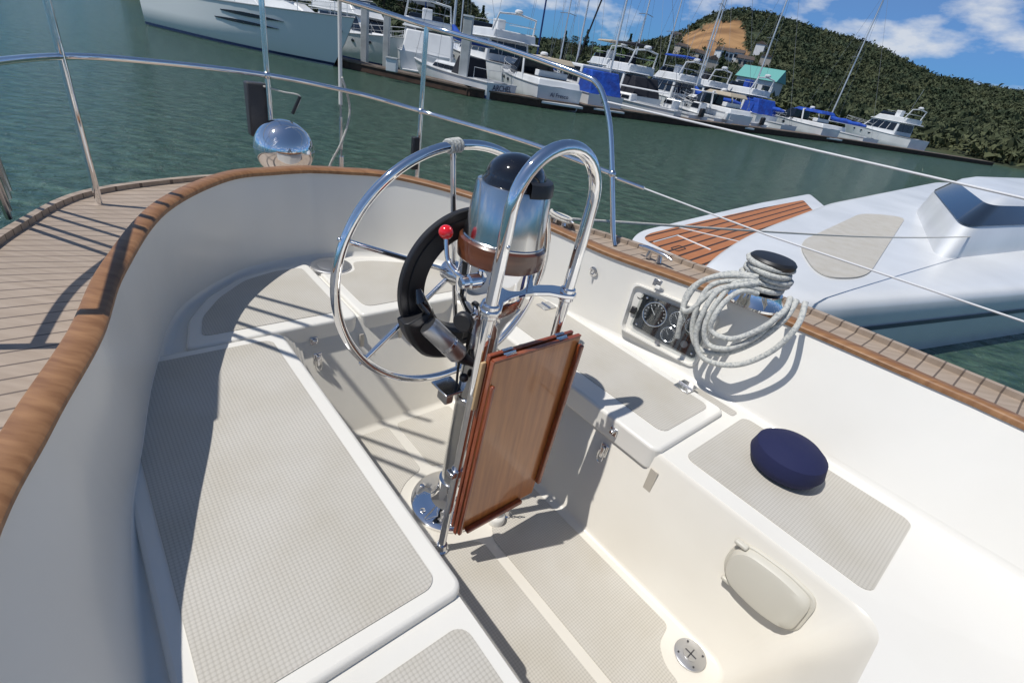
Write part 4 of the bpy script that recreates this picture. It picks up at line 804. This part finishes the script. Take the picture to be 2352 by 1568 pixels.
# ---------- world, sun, camera ----------
w=bpy.data.worlds.new('World'); bpy.context.scene.world=w; w.use_nodes=True; nt=w.node_tree; N=nt.nodes; Lk=nt.links; bg=N['Background']
sky=N.new('ShaderNodeTexSky'); sky.sky_type='NISHITA'; sky.sun_disc=False; sky.sun_elevation=rad(62.7); sky.sun_rotation=rad(246.6); sky.air_density=1; sky.dust_density=.3; sky.ozone_density=2
tc=N.new('ShaderNodeTexCoord'); sp=N.new('ShaderNodeSeparateXYZ'); Lk.new(tc.outputs['Generated'],sp.inputs[0])
er=N.new('ShaderNodeValToRGB'); er.color_ramp.elements[0].position=0; er.color_ramp.elements[0].color=(.14,.50,1.15,1); er.color_ramp.elements[1].position=.35; er.color_ramp.elements[1].color=(.9,.95,1,1); Lk.new(sp.outputs['Z'],er.inputs[0])
mu=N.new('ShaderNodeMix'); mu.data_type='RGBA'; mu.blend_type='MULTIPLY'; mu.inputs[0].default_value=1; Lk.new(sky.outputs[0],mu.inputs[6]); Lk.new(er.outputs[0],mu.inputs[7])
mp=N.new('ShaderNodeMapping'); mp.inputs['Scale'].default_value=(1,1,2.4); mp.inputs['Location'].default_value=(.35,.1,.0); Lk.new(tc.outputs['Generated'],mp.inputs[0])
nz=N.new('ShaderNodeTexNoise'); nz.inputs['Scale'].default_value=7.5; nz.inputs['Detail'].default_value=9; nz.inputs['Roughness'].default_value=.55; Lk.new(mp.outputs[0],nz.inputs[0])
cr_=N.new('ShaderNodeValToRGB'); cr_.color_ramp.elements[0].position=.51; cr_.color_ramp.elements[1].position=.66; cr_.color_ramp.elements[0].color=(0,0,0,1); cr_.color_ramp.elements[1].color=(.85,.85,.85,1); Lk.new(nz.outputs['Fac'],cr_.inputs[0])
gt=N.new('ShaderNodeMapRange'); gt.inputs['From Min'].default_value=.16; gt.inputs['From Max'].default_value=.38; gt.inputs['To Min'].default_value=1; gt.inputs['To Max'].default_value=0; Lk.new(sp.outputs['Z'],gt.inputs['Value'])
mm_=N.new('ShaderNodeMath'); mm_.operation='MULTIPLY'; Lk.new(cr_.outputs[0],mm_.inputs[0]); Lk.new(gt.outputs[0],mm_.inputs[1])
mc=N.new('ShaderNodeMix'); mc.data_type='RGBA'; Lk.new(mm_.outputs[0],mc.inputs[0]); Lk.new(mu.outputs[2],mc.inputs[6]); mc.inputs[7].default_value=(8.2,8.6,9.2,1)
Lk.new(mc.outputs[2],bg.inputs[0]); bg.inputs[1].default_value=.085
sd=bpy.data.lights.new('sun','SUN'); sd.energy=3.85; sd.angle=rad(.5); sd.color=(1,.965,.91); so=bpy.data.objects.new('sun',sd); C.objects.link(so); so.rotation_euler=Vector((-.474,-.205,1)).to_track_quat('Z','Y').to_euler()
cd=bpy.data.cameras.new('camera'); cd.sensor_width=36; cd.lens=f/2352*36; cd.clip_end=8000; cd.clip_start=.02; co=bpy.data.objects.new('camera',cd); C.objects.link(co)
Rv=Vector((1,0,0)); Fv=Vector((0,CP,-SP)); Uv=Vector((0,SP,CP)); X=(Rv*uy+Uv*ux).normalized(); Y=(-Rv*ux+Uv*uy).normalized(); Zc=-Fv
mw=Matrix((X,Y,Zc)).transposed().to_4x4(); mw.translation=Vector((0,0,H)); co.matrix_world=mw
bpy.context.scene.camera=co
bpy.context.scene.view_settings.view_transform='Standard'; bpy.context.scene.view_settings.look='None'; bpy.context.scene.view_settings.exposure=0
